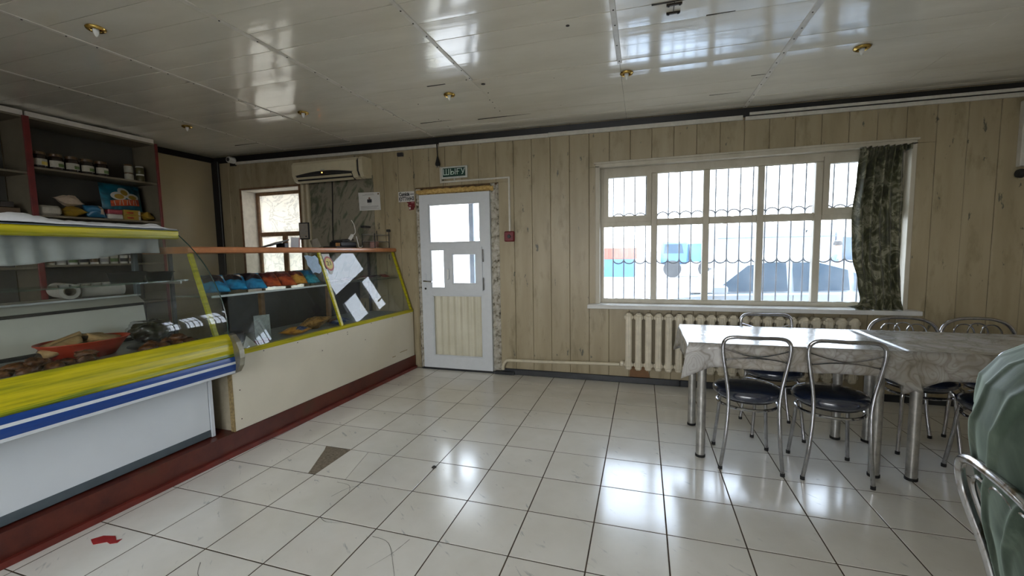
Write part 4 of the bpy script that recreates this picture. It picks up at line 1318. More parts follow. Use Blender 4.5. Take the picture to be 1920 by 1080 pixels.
MB().box(-1.02, -0.965, YB - 0.1815, YB - 0.1795, 2.302, 2.308).build('badge', 'ink_grey', ac)
# small camera and box near the corner
sc_ = thing('security_camera', 'small white security camera in the upper corner by the window wall', 'camera', (-2.5, YB - 0.05, 2.55))
MB().box(-2.575, -2.49, YB - 0.03, YB - 0.002, 2.49, 2.60, 0.004).build('mount', 'dark_plastic', sc_)
MB().lathe([(0.034, -0.11), (0.040, -0.10), (0.040, -0.03), (0.030, -0.02)], (-2.50, YB, 2.555), 14, 'y').build('body', 'lamp_white', sc_, smooth=True)
MB().lathe([(0.024, -0.114), (0.024, -0.108)], (-2.50, YB, 2.555), 12, 'y').build('lens', 'dark_plastic', sc_)
tag(MB().box(-0.10, -0.03, YB - 0.035, YB - 0.001, 2.412, 2.452, 0.004).build('junction_box', 'dark_plastic'), 'small black junction box under the trunking above the door side', 'box')
# right hand wall unit (only its edge is in view)
cb = thing('air_conditioner', 'white wall unit at the far right beside the curtain wall', 'air conditioner', (5.7, YB - 0.08, 1.85))
MB().box(5.275, 6.10, YB - 0.16, YB - 0.001, 1.80, 1.885, 0.010).build('housing', 'ac_plastic', cb)
MB().box(5.295, 5.33, YB - 0.165, YB - 0.16, 1.846, 1.852).build('badge', 'ink_grey', cb)
MB().lathe([(0.028, 5.245), (0.034, 5.262), (0.034, 5.276)], (0, YB - 0.045, 1.845), 12, 'x').build('end_knob', 'rubber', cb, smooth=True)
tag(MB().box(5.258, 5.330, YB - 0.045, YB - 0.001, 1.90, 2.385, 0.004).build('cable_duct', 'white_trunking'), 'wide white cable duct rising at the far right of the board wall', 'duct', 'cable ducts')

# ================================================================== SERVICE COUNTER
def fx(y):                                            # the counter front runs slightly out of square
    return -0.045 + 0.0335 * (y - 0.8)
def ybox(m, xa, xb, y0, y1, z0, z1, sh=None):
    """box that follows the counter front: xa, xb are offsets from fx(y)"""
    vs = []
    for y in (y0, y1):
        for x in (xa, xb):
            for z in (z0, z1):
                vs.append((fx(y) + x, y, z))
    return m.add(vs, [(0, 1, 3, 2), (4, 6, 7, 5), (0, 4, 5, 1), (2, 3, 7, 6), (0, 2, 6, 4), (1, 5, 7, 3)])
pl_ = thing('counter_plinth', 'low red brown painted plinth under the counter and the food case', 'plinth', (-0.5, 0, 0))
ybox(MB(), -1.1, 0.006, -3.5, 2.955, 0.0, 0.148).build('platform', 'plinth_paint', pl_)
ybox(MB(), 0.006, 0.030, -3.5, 2.945, 0.0, 0.030).build('foot_strip', 'plinth_strip', pl_)

# ---- glass counter
gc = thing('display_counter', 'cream display counter with slanted glass front in a yellow frame', 'counter', (-0.3, 1.85, 0.148))
ybox(MB(), -0.018, 0.0, 0.752, 2.945, 0.150, 0.655).build('front_panel', 'counter_cream', gc)
ybox(MB(), -0.030, 0.0015, 0.744, 0.752, 0.150, 0.655).build('panel_edge', 'counter_edge', gc)
MB().box(-0.75, fx(0.77) - 0.018, 0.756, 0.772, 0.150, 0.655).build('side_panel', 'counter_side', gc)
MB().box(-0.75, fx(2.93) - 0.018, 2.925, 2.941, 0.150, 0.655).build('side_panel', 'counter_side', gc)
ybox(MB(), -0.72, -0.020, 0.775, 2.925, 0.640, 0.655).build('deck', 'grey_card', gc)
ybox(MB(), -0.034, 0.004, 0.735, 2.945, 0.656, 0.688).build('bottom_rail', 'yellow_paint', gc)
GB, GT = (-0.012, 0.690), (-0.222, 1.340)             # glass foot and head, offsets from fx
def slant(y, s, off=0.0):
    dx, dz = GT[0] - GB[0], GT[1] - GB[1]
    L_ = math.hypot(dx, dz)
    return Vector((fx(y) + GB[0] + dx * s + off * dz / L_, y, GB[1] + dz * s - off * dx / L_))
for y in (0.705, 1.808, 2.925):
    a, b = slant(y, 0.0), slant(y, 1.0)
    w = 0.013
    vs = []
    for p in (slant(y, -0.02), slant(y, 1.005)):
        for dy in (-w, w):
            for of in (-0.012, 0.008):
                q = p + Vector((0, dy, 0)) + (slant(y, 0, of) - slant(y, 0, 0))
                vs.append(q)
    MB().add(vs, [(0, 1, 3, 2), (4, 6, 7, 5), (0, 4, 5, 1), (2, 3, 7, 6), (0, 2, 6, 4), (1, 5, 7, 3)]).build('post', 'yellow_paint', gc)
for y0, y1 in ((0.718, 1.796), (1.820, 2.913)):
    MB().add([slant(y0, 0), slant(y1, 0), slant(y1, 1), slant(y0, 1)], [(0, 1, 2, 3)]).build('pane', 'case_glass', gc)
bd = MB()
pr_ = [(-0.62, 1.345), (-0.205, 1.345), (-0.196, 1.352), (-0.193, 1.367), (-0.196, 1.381), (-0.205, 1.388), (-0.62, 1.388)]
vs = [(fx(y) + x, y, z) for y in (0.672, 2.955) for x, z in pr_]
k = len(pr_)
bd.add(vs, [(i, (i + 1) % k, k + (i + 1) % k, k + i) for i in range(k)] + [tuple(range(k))[::-1], tuple(range(k, 2 * k))])
bd.build('top_board', 'wood_orange', gc)
ybox(MB(), -0.52, -0.165, 0.78, 2.92, 1.046, 1.056).build('inner_shelf', 'shelf_glass', gc)
ybox(MB(), -0.168, -0.160, 0.78, 1.86, 1.044, 1.058).build('shelf_edge', 'white_stripe', gc)
ybox(MB(), -0.70, -0.69, 1.30, 2.925, 0.656, 1.03).build('back_panel', flat('back_mottled', (0.035, 0.038, 0.045), 0.4), gc)
for y in (1.36, 2.1):
    ybox(MB(), -0.44, -0.41, y, y + 0.035, 0.656, 1.046).build('shelf_prop', 'brown_frame', gc)
for y in (0.79, 2.91):
    ybox(MB(), -0.55, -0.53, y - .01, y + .01, 0.656, 1.345).build('rear_post', 'dark_plastic', gc)
m = MB()
for y, z in [(0.80, .60), (0.80, .42), (0.80, .22), (1.0, .645), (1.3, .64), (1.62, .648), (1.86, .62), (1.86, .60), (2.2, .645), (2.55, .645), (2.9, .64), (1.55, .52), (2.1, .50)]:
    m.lathe([(0.004, -0.0005), (0.004, 0.0015)], (fx(y), y, z), 6, 'x')
o = m.build('screws', 'screw_dark', gc)
o['kind'] = 'stuff'
for y0, y1, z in ((2.66, 2.80, 0.245), (2.52, 2.58, 0.225)):
    ybox(MB(), 0.0, 0.0006, y0, y1, z - .004, z + .003).build('scratch', 'counter_edge', gc)

# stickers on the glass
def on_glass(y0, y1, s0, s1, pts, off=0.003):
    return [slant(y0 + (y1 - y0) * u, s0 + (s1 - s0) * v, off) for u, v in pts]
jag = [(0.05, 0.98), (0.3, 1.0), (0.55, 0.93), (0.8, 0.99), (0.95, 0.8), (0.88, 0.55), (0.98, 0.35), (0.9, 0.1), (0.7, 0.0), (0.45, 0.08), (0.28, 0.04), (0.2, 0.3), (0.08, 0.5), (0.12, 0.72)]
p_ = on_glass(1.62, 1.785, 0.72, 0.97, jag)
tag(MB().add(p_, [tuple(range(len(jag)))]).build('glass_sticker', flat('sticker_blue', (0.30, 0.42, 0.55), 0.5), solid=0.0006), 'torn pale blue sticker on the counter glass', 'sticker')
s21 = thing('glass_sticker', 'round age sticker reading 21 in a red ring on the counter glass', 'sticker', tuple(slant(1.875, 0.86)))
p_ = on_glass(1.832, 1.925, 0.70, 0.985, [(0.0, 1.0), (1.0, 1.0), (0.96, 0.75), (1.05, 0.45), (0.98, 0.2), (0.8, 0.12), (0.6, 0.0), (0.3, 0.02), (0.25, 0.3), (0.05, 0.6)])
MB().add(p_, [tuple(range(10))]).build('backing', 'paper', s21, solid=0.0006)
def disc_on_glass(r, off, mat, nm):
    c_y, c_s = 1.888, 0.848
    L_ = math.hypot(GT[0] - GB[0], GT[1] - GB[1])
    pts = [slant(c_y + r * math.cos(2 * math.pi * k / 24), c_s + r * 1.25 * math.sin(2 * math.pi * k / 24) / L_, off) for k in range(24)]
    MB().add(pts, [tuple(range(24))]).build(nm, mat, s21)
disc_on_glass(0.056, 0.0040, flat('ring_red', (0.34, 0.03, 0.02)), 'red_ring')
disc_on_glass(0.043, 0.0046, flat('ring_yellow', (0.62, 0.48, 0.10)), 'yellow_disc')
ex = Vector((0, 1, 0))
ey = (slant(1.9, 1) - slant(1.9, 0)).normalized()
ez = ex.cross(ey)
c_ = slant(1.888, 0.848, 0.0054)
text_mesh('21', 0.060, 'lettering', 'ink', s21, Matrix(((ex.x, ey.x, ez.x, c_.x), (ex.y, ey.y, ez.y, c_.y), (ex.z, ey.z, ez.z, c_.z), (0, 0, 0, 1))), 0.0005, 1.1)

# ---- goods in the counter
def pillow(w, h, d, seed, crim=0.07):
    """pillow bag lying in the xy plane: w along x, h along y, puffed to thickness d"""
    m = MB()
    nu, nv = 16, 18
    def sheet(sg):
        def fn(u, v):
            e = max(0.0, min(1.0, (v - crim) / (0.5 - crim))) if v < 0.5 else max(0.0, min(1.0, (1 - crim - v) / (0.5 - crim)))
            f = (math.sin(math.pi * u) ** 0.55) * (math.sin(e * math.pi / 2) ** 0.6)
            cr = 0.34 * noise.noise(Vector((u * 4.5, v * 5.0, seed + sg * 3))) + 0.10 * noise.noise(Vector((u * 13, v * 13, seed)))
            nar = 1 - 0.10 * f
            return ((u - 0.5) * w * nar, (v - 0.5) * h, sg * d / 2 * f * (1 + cr))
        return fn
    m.grid(sheet(1), nu, nv)
    m.grid(sheet(-1), nu, nv)
    return m
def bag_material(name, cols, scale=9, rough=0.28):
    st = [(0.30 + 0.4 * i / max(1, len(cols) - 1), c) for i, c in enumerate(cols)]
    blotchy(name, st, scale, rough, obj=True, detail=2, dist=0.8)
def snack_bag(label, loc, rot, w, h, d, seed, mat, bandmat=None, group=None, band=(0.30, 0.62)):
    t = thing('snack_bag', label, 'snack bag', loc, 0, group)
    mt = Matrix.Rotation(rot[2], 4, 'Z') @ Matrix.Rotation(rot[1], 4, 'Y') @ Matrix.Rotation(rot[0], 4, 'X')
    b = pillow(w, h, d, seed).xf(mt).build('pouch', mat, t, smooth='all', local=True)
    if bandmat:
        m = MB()
        def fn(u, v):
            v2 = band[0] + (band[1] - band[0]) * v
            u2 = 0.12 + 0.76 * u
            e = max(0.0, min(1.0, (v2 - 0.07) / 0.43)) if v2 < 0.5 else max(0.0, min(1.0, (0.93 - v2) / 0.43))
            f = (math.sin(math.pi * u2) ** 0.55) * (math.sin(e * math.pi / 2) ** 0.6)
            cr = 0.34 * noise.noise(Vector((u2 * 4.5, v2 * 5.0, seed + 3))) + 0.10 * noise.noise(Vector((u2 * 13, v2 * 13, seed)))
            return ((u2 - 0.5) * w * (1 - 0.10 * f), (v2 - 0.5) * h, d / 2 * f * (1 + cr) + 0.0022)
        m.grid(fn, 14, 8)
        m.xf(mt).build('print_band', bandmat, t, smooth='all', local=True)
    return t
bag_material('bag_blue', [(0.012, 0.12, 0.30), (0.02, 0.27, 0.58), (0.04, 0.40, 0.75)], 12)
bag_material('bag_dark', [(0.008, 0.008, 0.012), (0.03, 0.02, 0.03), (0.12, 0.02, 0.03)], 14)
bag_material('bag_red', [(0.22, 0.02, 0.015), (0.50, 0.07, 0.02), (0.65, 0.16, 0.04)], 12)
bag_material('bag_maroon', [(0.05, 0.010, 0.012), (0.18, 0.025, 0.03), (0.35, 0.15, 0.13)], 16)
bag_material('bag_orange', [(0.50, 0.20, 0.02), (0.72, 0.36, 0.06), (0.30, 0.09, 0.02)], 12)
bag_material('bag_teal', [(0.01, 0.12, 0.15), (0.03, 0.36, 0.50), (0.02, 0.08, 0.07)], 12)
bag_material('bag_cookie', [(0.07, 0.03, 0.01), (0.42, 0.22, 0.06), (0.55, 0.33, 0.12)], 30)
bag_material('bag_navy', [(0.01, 0.02, 0.07), (0.02, 0.06, 0.22), (0.35, 0.38, 0.45)], 14)
flat('foil_grey', (0.30, 0.26, 0.22), 0.25)
tl_ = math.radians(24)
spec = [(0.86, 'bag_blue', 'bag_dark', 'blue and black crisp bag, first in the row by the food case'), (1.00, 'bag_blue', 'bag_dark', 'blue and black crisp bag, second in the row by the food case'),
        (1.15, 'bag_blue', 'bag_dark', 'blue and black crisp bag touching the red crisp bags'), (1.29, 'bag_red', 'bag_maroon', 'red and maroon crisp bag touching the blue bags'),
        (1.43, 'bag_red', 'bag_maroon', 'red and maroon crisp bag touching the orange bag'), (1.555, 'bag_orange', 'bag_maroon', 'orange crisp bag between red and teal bags'),
        (1.69, 'bag_teal', 'bag_blue', 'teal crisp bag at the end of the row by the yellow post')]
for k, (y, mt_, bm_, lb) in enumerate(spec):
    x = fx(y) - 0.255
    snack_bag(lb, (x, y, 1.134), (math.radians(-24 if k % 2 else -28), 0, math.radians(-90 + (-34 if k % 2 else -26))), 0.165, 0.235, 0.092, k * 3.3, mt_, bm_, 'crisp bags on the counter shelf', (0.16, 0.66))
for k in range(8):
    y = 2.02 + 0.105 * k
    snack_bag('small foil packet in the heap on the right counter shelf', (fx(y) - 0.25 + 0.03 * (k % 2), y, 1.078 + 0.004 * (k % 3)), (math.radians(R.uniform(-12, 12)), math.radians(R.uniform(-8, 8)), math.radians(R.uniform(-60, 60))), 0.09, 0.12, 0.026, 40 + k, ['foil_grey', 'bag_maroon', 'bag_dark'][k % 3], None, 'small packets heaped on the counter shelf')
snack_bag('orange snack bag with navy end lying on the counter floor', (fx(1.50) - 0.22, 1.50, 0.690), (0.05, 0.1, math.radians(-75)), 0.125, 0.24, 0.066, 61, 'bag_orange', 'bag_navy', 'bags on the counter floor', (0.62, 0.88))
snack_bag('brown biscuit bag lying on the counter floor behind the orange bag', (fx(1.78) - 0.30, 1.79, 0.708), (0.25, 0.05, math.radians(-70)), 0.20, 0.30, 0.100, 66, 'bag_cookie', None, 'bags on the counter floor')
snack_bag('navy and white biscuit bag on the counter floor by the yellow post', (fx(1.99) - 0.22, 2.02, 0.690), (0.1, 0.0, math.radians(-60)), 0.16, 0.20, 0.066, 69, 'bag_navy', 'bag_maroon', 'bags on the counter floor', (0.15, 0.4))
gcard = thing('price_card', 'grey printed card standing on the counter floor', 'card', (fx(1.2) - 0.25, 1.22, 0.656))
MB().obox((fx(1.2) - 0.25, 1.22, 0.760), 0.004, 0.115, 0.205, (0, -0.06, -0.35)).build('sheet', 'grey_card', gcard)
MB().obox((fx(1.2) - 0.215, 1.23, 0.6595), 0.07, 0.115, 0.004, (0, 0, -0.35)).build('foot', 'grey_card', gcard)
tag(MB().add([(fx(.93) - 0.05, 0.87, 0.657), (fx(.93) - 0.03, 1.01, 0.657), (fx(.93) - 0.085, 0.945, 0.760), (fx(.93) - 0.14, 0.93, 0.657)], [(0, 1, 2), (1, 3, 2), (3, 0, 2), (0, 3, 1)]).build('folded_card', 'paper'), 'white folded paper pyramid at the left end of the counter floor', 'card')
tag(MB().obox((fx(.86) - 0.16, 0.835, 0.702), 0.09, 0.06, 0.088, (0, 0, 0.3), 0.003).build('small_carton', flat('carton_orange', (0.45, 0.25, 0.08), 0.6)), 'small orange and white carton beside the food case end', 'carton')
tag(MB().obox((fx(1.1) - 0.42, 1.06, 0.700), 0.14, 0.20, 0.085, (0, 0, 0.2), 0.01).build('dark_pack', flat('pack_dark', (0.03, 0.035, 0.05), 0.4)), 'dark blue pack lying behind the grey card', 'pack')
tag(MB().obox((fx(1.08) - 0.15, 1.10, 0.676), 0.05, 0.17, 0.036, (0, 0, 0.15), 0.008).build('red_wafer_pack', flat('wafer_red', (0.16, 0.02, 0.03), 0.4)), 'flat dark red packet at the foot of the grey card', 'pack')

# ---- things on the counter top board
BZ = 1.388
tb = thing('tablet', 'black tablet leaning on a low stand on the counter board', 'tablet', (-0.52, 1.62, BZ))
MB().obox((-0.52, 1.60, BZ + 0.036), 0.16, 0.20, 0.010, (math.radians(15), math.radians(-8), 0), 0.002).build('screen', 'dark_plastic', tb)
MB().box(-0.56, -0.46, 1.66, 1.70, BZ, BZ + 0.045, 0.003).build('stand', 'dark_plastic', tb)
pk = thing('paper_stack', 'upright white and pink sheets on the counter board', 'papers', (-0.5, 1.83, BZ))
MB().obox((-0.50, 1.815, BZ + 0.05), 0.004, 0.090, 0.098, (0, 0.08, 0)).build('sheet', 'white_cloth', pk)
MB().obox((-0.51, 1.835, BZ + 0.05), 0.004, 0.10, 0.098, (0, 0.08, 0)).build('sheet', flat('pink_sheet', (0.62, 0.36, 0.36), 0.7), pk)
MB().box(-0.53, -0.48, 1.78, 1.88, BZ, BZ + 0.008).build('holder', 'wood_orange', pk)
wc = thing('folded_leaflet', 'beige folded leaflet standing on the counter board', 'leaflet', (-0.47, 2.05, BZ))
MB().obox((-0.47, 2.03, BZ + 0.045), 0.003, 0.085, 0.09, (0.25, 0.1, 0.2)).build('leaf', 'shelf_board', wc)
MB().obox((-0.49, 2.06, BZ + 0.045), 0.003, 0.085, 0.09, (0.35, -0.1, -0.3)).build('leaf', 'shelf_board', wc)
pt = thing('receipt_printer', 'black card terminal pile with white plug on the counter board', 'printer', (-0.48, 2.42, BZ))
MB().obox((-0.48, 2.40, BZ + 0.010), 0.16, 0.34, 0.020, (0, 0, 0.05), 0.004).build('base', 'dark_plastic', pt)
MB().obox((-0.49, 2.46, BZ + 0.045), 0.15, 0.24, 0.050, (0, 0, -0.06), 0.008).build('body', 'dark_plastic', pt)
MB().obox((-0.48, 2.44, BZ + 0.082), 0.13, 0.22, 0.022, (0.1, 0, 0.1), 0.006).build('lid', 'dark_plastic', pt)
MB().obox((-0.42, 2.29, BZ + 0.035), 0.03, 0.045, 0.04, (0, 0, 0.2), 0.004).build('carton', flat('ginger', (0.35, 0.16, 0.04)), pt)
wp = thing('white_charger', 'white plug adapter lying on the black card terminal', 'charger', (-0.42, 2.50, BZ + 0.1))
MB().obox((-0.42, 2.50, BZ + 0.118), 0.03, 0.075, 0.03, (0.75, 0, 0.1), 0.005).build('body', 'lamp_white', wp)
MB().tube(crv([(-0.42, 2.53, BZ + 0.14), (-0.41, 2.56, BZ + 0.17), (-0.41, 2.545, BZ + 0.25), (-0.43, 2.53, BZ + 0.30)], 5), 0.0035, 6).build('cord', 'lamp_white', wp)
MB().tube(crv([(-0.40, 2.56, BZ + 0.13), (-0.39, 2.57, BZ + 0.06), (-0.37, 2.56, BZ + 0.012), (-0.36, 2.60, BZ + 0.014), (-0.38, 2.63, BZ + 0.03)], 5), 0.004, 6).build('cord', 'lamp_white', wp)
ah = thing('acrylic_stand', 'upright clear acrylic stand with black clip on the counter board', 'stand', (-0.34, 2.64, BZ))
MB().box(-0.36, -0.33, 2.63, 2.70, BZ, BZ + 0.225, 0.003).build('panel', 'clear_plastic', ah)
MB().box(-0.375, -0.325, 2.60, 2.72, BZ + 0.222, BZ + 0.246, 0.004).build('clip', 'dark_plastic', ah)
MB().box(-0.41, -0.30, 2.62, 2.72, BZ, BZ + 0.006).build('foot', 'clear_plastic', ah)
rk = thing('wire_rack', 'small dark wire rack at the wall end of the counter board', 'rack', (-0.3, 2.8, BZ))
for z in (0.004, 0.075, 0.15):
    MB().tube([(-0.24, 2.66, BZ + z), (-0.24, 2.93, BZ + z), (-0.40, 2.93, BZ + z), (-0.40, 2.66, BZ + z)], 0.0035, 6, closed=True).build('wire', 'dull_steel', rk)
for x, y in ((-0.24, 2.93), (-0.40, 2.93), (-0.24, 2.66), (-0.40, 2.66)):
    MB().tube([(x, y, BZ), (x, y, BZ + (0.205 if y > 2.8 else 0.16))], 0.005, 6).build('upright', 'dark_plastic', rk)
MB().box(-0.265, -0.225, 2.915, 2.945, BZ + 0.185, BZ + 0.215, 0.005).build('cap', 'dark_plastic', rk)
tag(MB().obox((-0.32, 2.76, BZ + 0.04), 0.08, 0.06, 0.07, (0, 0, 0.1), 0.004).build('pink_carton', flat('pinkish', (0.32, 0.18, 0.15), 0.6)), 'dull pink carton inside the wire rack', 'carton')

# ================================================================== CURVED GLASS FOOD CASE
fr = thing('food_case', 'refrigerated food case with curved glass, yellow rails and blue striped bumper', 'food case', (-0.5, -0.3, 0.148))
E0, E1 = -1.45, 0.660
MB().box(-0.985, -0.150, E0 + .02, E1 - .02, 0.149, 0.195).build('base', 'fridge_grey', fr)
MB().box(-1.00, -0.118, E0, E1 - 0.022, 0.195, 0.775, 0.003).build('body', 'fridge_white', fr)
MB().box(-0.16, -0.112, E1 - 0.020, E1 + 0.004, 0.152, 0.585, 0.002).build('corner_post', 'fridge_white', fr)
MB().box(-0.118, -0.1165, E0 + .03, E1 - 0.025, 0.158, 0.203).build('kick_strip', 'fridge_grey', fr)
for k in range(9):
    z = 0.215 + 0.019 * k
    MB().box(-0.1185, -0.1165, -0.95, -0.325 + 0.0, z, z + 0.006).build('vent_slot', 'rubber', fr)
for y in (0.02, 0.42):
    MB().lathe([(0.006, 0), (0.005, 0.003)], (-0.118, y, 0.565), 8, 'x').build('screw', 'dull_steel', fr)
# bumper: yellow painted rail over blue and white stripes
def rail(prof, name, mat, y0=E0, y1=E1):
    return MB().prism(prof, y0, y1, 'y').build(name, mat, fr)
rail([(0.045, 0.700), (0.045, 0.835), (0.060, 0.835), (0.078, 0.812), (0.093, 0.775), (0.099, 0.738), (0.099, 0.716)], 'yellow_rail', 'yellow_paint')
rail([(0.045, 0.696), (0.099, 0.716), (0.103, 0.700), (0.098, 0.692), (0.045, 0.692)], 'yellow_rail', 'yellow_green_paint')
for a, b, mt_ in ((0.692, 0.662, 'blue_plastic'), (0.662, 0.647, 'white_stripe'), (0.647, 0.604, 'blue_plastic'), (0.604, 0.588, 'white_stripe')):
    bul = lambda z: 0.100 + 0.010 * (1 - ((z - 0.645) / 0.06) ** 2)
    rail([(0.02, b), (bul(b), b), (bul((a + b) / 2), (a + b) / 2), (bul(a), a), (0.02, a)], 'bumper_stripe', mt_)
rail([(-0.118, 0.575), (0.06, 0.575), (0.09, 0.588), (0.02, 0.590), (-0.118, 0.590)], 'bumper_tray', 'fridge_grey')
rail([(-0.118, 0.590), (0.03, 0.590), (0.03, 0.775), (-0.118, 0.775)], 'bumper_core', 'fridge_grey')
cap = [(0.060, 0.835), (0.088, 0.828), (0.125, 0.785), (0.146, 0.735), (0.150, 0.685), (0.140, 0.635), (0.110, 0.592), (0.050, 0.568), (-0.02, 0.566), (-0.02, 0.600), (0.040, 0.600)]
MB().prism(cap, E1 + 0.0, E1 + 0.034, 'y').build('bumper_end_cap', 'bracket_metal', fr)
MB().prism([(x * 0.86 + 0.008, 0.70 + (z - 0.70) * 0.86) for x, z in cap], E1 + 0.034, E1 + 0.040, 'y').build('bumper_end_cap', 'bracket_metal', fr)
# well
MB().box(-0.60, 0.045, E0 + .02, E1 - .02, 0.776, 0.792).build('deck', 'case_steel', fr)
MB().prism([(-0.60, 0.792), (-0.63, 1.010), (-0.66, 1.010), (-0.66, 0.776), (-0.60, 0.776)], E0 + .02, E1 - .03, 'y').build('inner_back', 'case_inside', fr)
MB().box(-0.601, -0.585, E0 + .02, E1 - .03, 0.793, 0.812).build('drain_seam', 'rubber', fr)
MB().box(-0.655, -0.624, E0 + .02, E1 - .03, 1.010, 1.026).build('drain_seam', 'rubber', fr)
MB().prism([(-0.63, 1.028), (-0.69, 1.070), (-1.0, 1.072), (-1.0, 0.776), (-0.66, 0.776), (-0.66, 1.028)], E0, E1 - .02, 'y').build('rear_worktop', 'case_inside', fr)
MB().box(-0.70, -0.66, E0, E1 - .02, 1.071, 1.082).build('rear_rail', 'case_steel', fr)
# curved glass
gp = crv([(-0.298, 0, 1.466), (-0.187, 0, 1.378), (-0.070, 0, 1.252), (0.018, 0, 1.096), (0.062, 0, 0.960), (0.070, 0, 0.835)], 6)
m = MB()
n = len(gp)
vs = [(p.x, y, p.z) for y in (E0, E1 - 0.004) for p in gp]
m.add(vs, [(i, i + 1, n + i + 1, n + i) for i in range(n - 1)])
m.build('curved_glass', 'case_glass', fr, smooth='all')
MB().tube([(p.x, E1 - 0.004, p.z) for p in gp], 0.0032, 6).build('glass_edge', flat('edge_green', (0.02, 0.05, 0.04), 0.2), fr)
poly = [(p.x - 0.004, E1 - 0.010, p.z) for p in gp] + [(0.04, E1 - 0.010, 0.800), (-0.625, E1 - 0.010, 0.800), (-0.655, E1 - 0.010, 1.08), (-0.66, E1 - 0.010, 1.44)]
MB().add(poly, [tuple(range(len(poly)))]).build('end_glass', 'case_glass', fr)
MB().box(-0.345, -0.288, E0, E1, 1.436, 1.488, 0.006).build('top_rail', 'yellow_paint', fr)
MB().box(-0.76, -0.290, E0, E1, 1.489, 1.4945).build('top_panel', 'fridge_grey', fr)
for y in (E1 - 0.03, E0 + 0.05):
    MB().box(-0.69, -0.66, y - 0.015, y + 0.012, 1.07, 1.489, 0.003).build('rear_post', 'fridge_grey', fr)
MB().box(-0.47, -0.20, E0 + .03, E1 - .03, 1.172, 1.180).build('glass_shelf', 'shelf_glass', fr)
for y in (E1 - 0.06, -0.2):
    MB().box(-0.66, -0.22, y - .004, y + .004, 1.155, 1.172).build('shelf_arm', 'dull_steel', fr)

# ---- cloths on and in the case
def top_cloth(u, v):
    y = -1.2 + u * 1.845
    x = -0.284 - v * 0.44
    b = 0.014 + 0.016 * (0.5 + noise.noise(Vector((y * 6, v * 3, 1)))) + 0.014 * abs(noise.noise(Vector((y * 17, v * 5, 7)))) + (0.022 * math.exp(-((y + 0.06) / 0.16) ** 2) if v < 0.7 else 0)
    if u > 0.95:
        b *= max(0.25, (1 - u) / 0.05)
    return (x, y, 1.4955 + max(0.0015, b * min(1.0, 0.15 + v * 9)))
tag(MB().grid(top_cloth, 200, 18).build('white_cloth', 'white_cloth', smooth='all', solid=0.002), 'crumpled white cloth lying along the top of the food case', 'cloth')
def hang(u, v):
    y = -1.15 + u * 1.77
    bot = 1.300 + 0.055 * max(0, (u - 0.62) / 0.38) - 0.012 * math.exp(-((y - 0.06) / 0.12) ** 2) + 0.006 * math.sin(y * 17)
    z = 1.486 + (bot - 1.486) * v
    return (-0.425 + 0.012 * math.sin(y * 44 + 2 * math.sin(y * 9)) * (0.3 + 0.7 * v) + 0.012 * noise.noise(Vector((y * 14, v * 2, 3))), y, z)
tag(MB().grid(hang, 220, 14).build('net_curtain', 'net_cloth', smooth='all', solid=0.0015), 'pleated white net hanging inside the curved glass', 'cloth')
tag(MB().grid(lambda u, v: (-0.50 + 0.10 * math.cos(u * 6.283) * math.sin(v * 3.1416) * (1 + 0.2 * noise.noise(Vector((u * 5, v * 5, 0)))), -0.20 + 0.13 * math.sin(u * 6.283) * math.sin(v * 3.1416), 1.215 + 0.045 * math.cos(v * 3.1416) * (1 + 0.3 * noise.noise(Vector((u * 7, v * 4, 2)))) + 0.012), 24, 14).build('cloth_bundle', 'white_cloth', smooth='all'), 'bundled white rag on the glass shelf at the frame edge', 'cloth')

# ---- bowls, rolls, food
def bowl(label, x, y, z, r, h, mat, nm='bowl', grp=None):
    prof = [(r * 0.76, 0.0), (r * 0.80, 0.004), (r * 0.94, h * 0.9), (r, h), (r * 0.985, h + 0.003), (r * 0.90, h * 0.9), (r * 0.76, 0.008), (0.004, 0.006)]
    t = thing(nm, label, 'bowl', (x, y, z), 0, grp)
    add_ch(t, 'shell', MB().lathe(prof, (0, 0, 0), 28), mat, True)
    add_ch(t, 'rim', MB().tube([((r + 0.001) * math.cos(k * math.pi / 14), (r + 0.001) * math.sin(k * math.pi / 14), h) for k in range(28)], 0.003, 6, closed=True), mat, True)
    return t
bowl('black bowl on the glass shelf nearer the shelving', -0.33, 0.375, 1.181, 0.092, 0.058, 'bowl_black', grp='black bowls on the glass shelf')
bowl('black bowl on the glass shelf at the glass end', -0.33, 0.548, 1.181, 0.076, 0.050, 'bowl_black', grp='black bowls on the glass shelf')
def roll(label, x, y, z, r, l, hole, ang):
    t = thing('film_roll', label, 'film roll', (x, y, z), ang, 'film rolls on the rear worktop')
    prof = [(hole, 0), (r, 0), (r, l), (hole, l), (hole, 0)]
    add_ch(t, 'film', MB().lathe(prof, (0, 0, r), 24, 'y', cap=False), 'cup_white', True)
    add_ch(t, 'core', MB().lathe([(hole * 0.86, -0.004), (hole * 0.99, -0.004), (hole * 0.99, l + .004), (hole * 0.86, l + .004), (hole * 0.86, -0.004)], (0, 0, r), 20, 'y', cap=False), 'shelf_board', True)
    return t
roll('white film roll with open core lying behind the food case', -0.83, 0.36, 1.073, 0.048, 0.30, 0.028, math.radians(75))
roll('white film roll lying next to the glass end behind the food case', -0.90, 0.44, 1.073, 0.046, 0.22, 0.020, math.radians(-8))
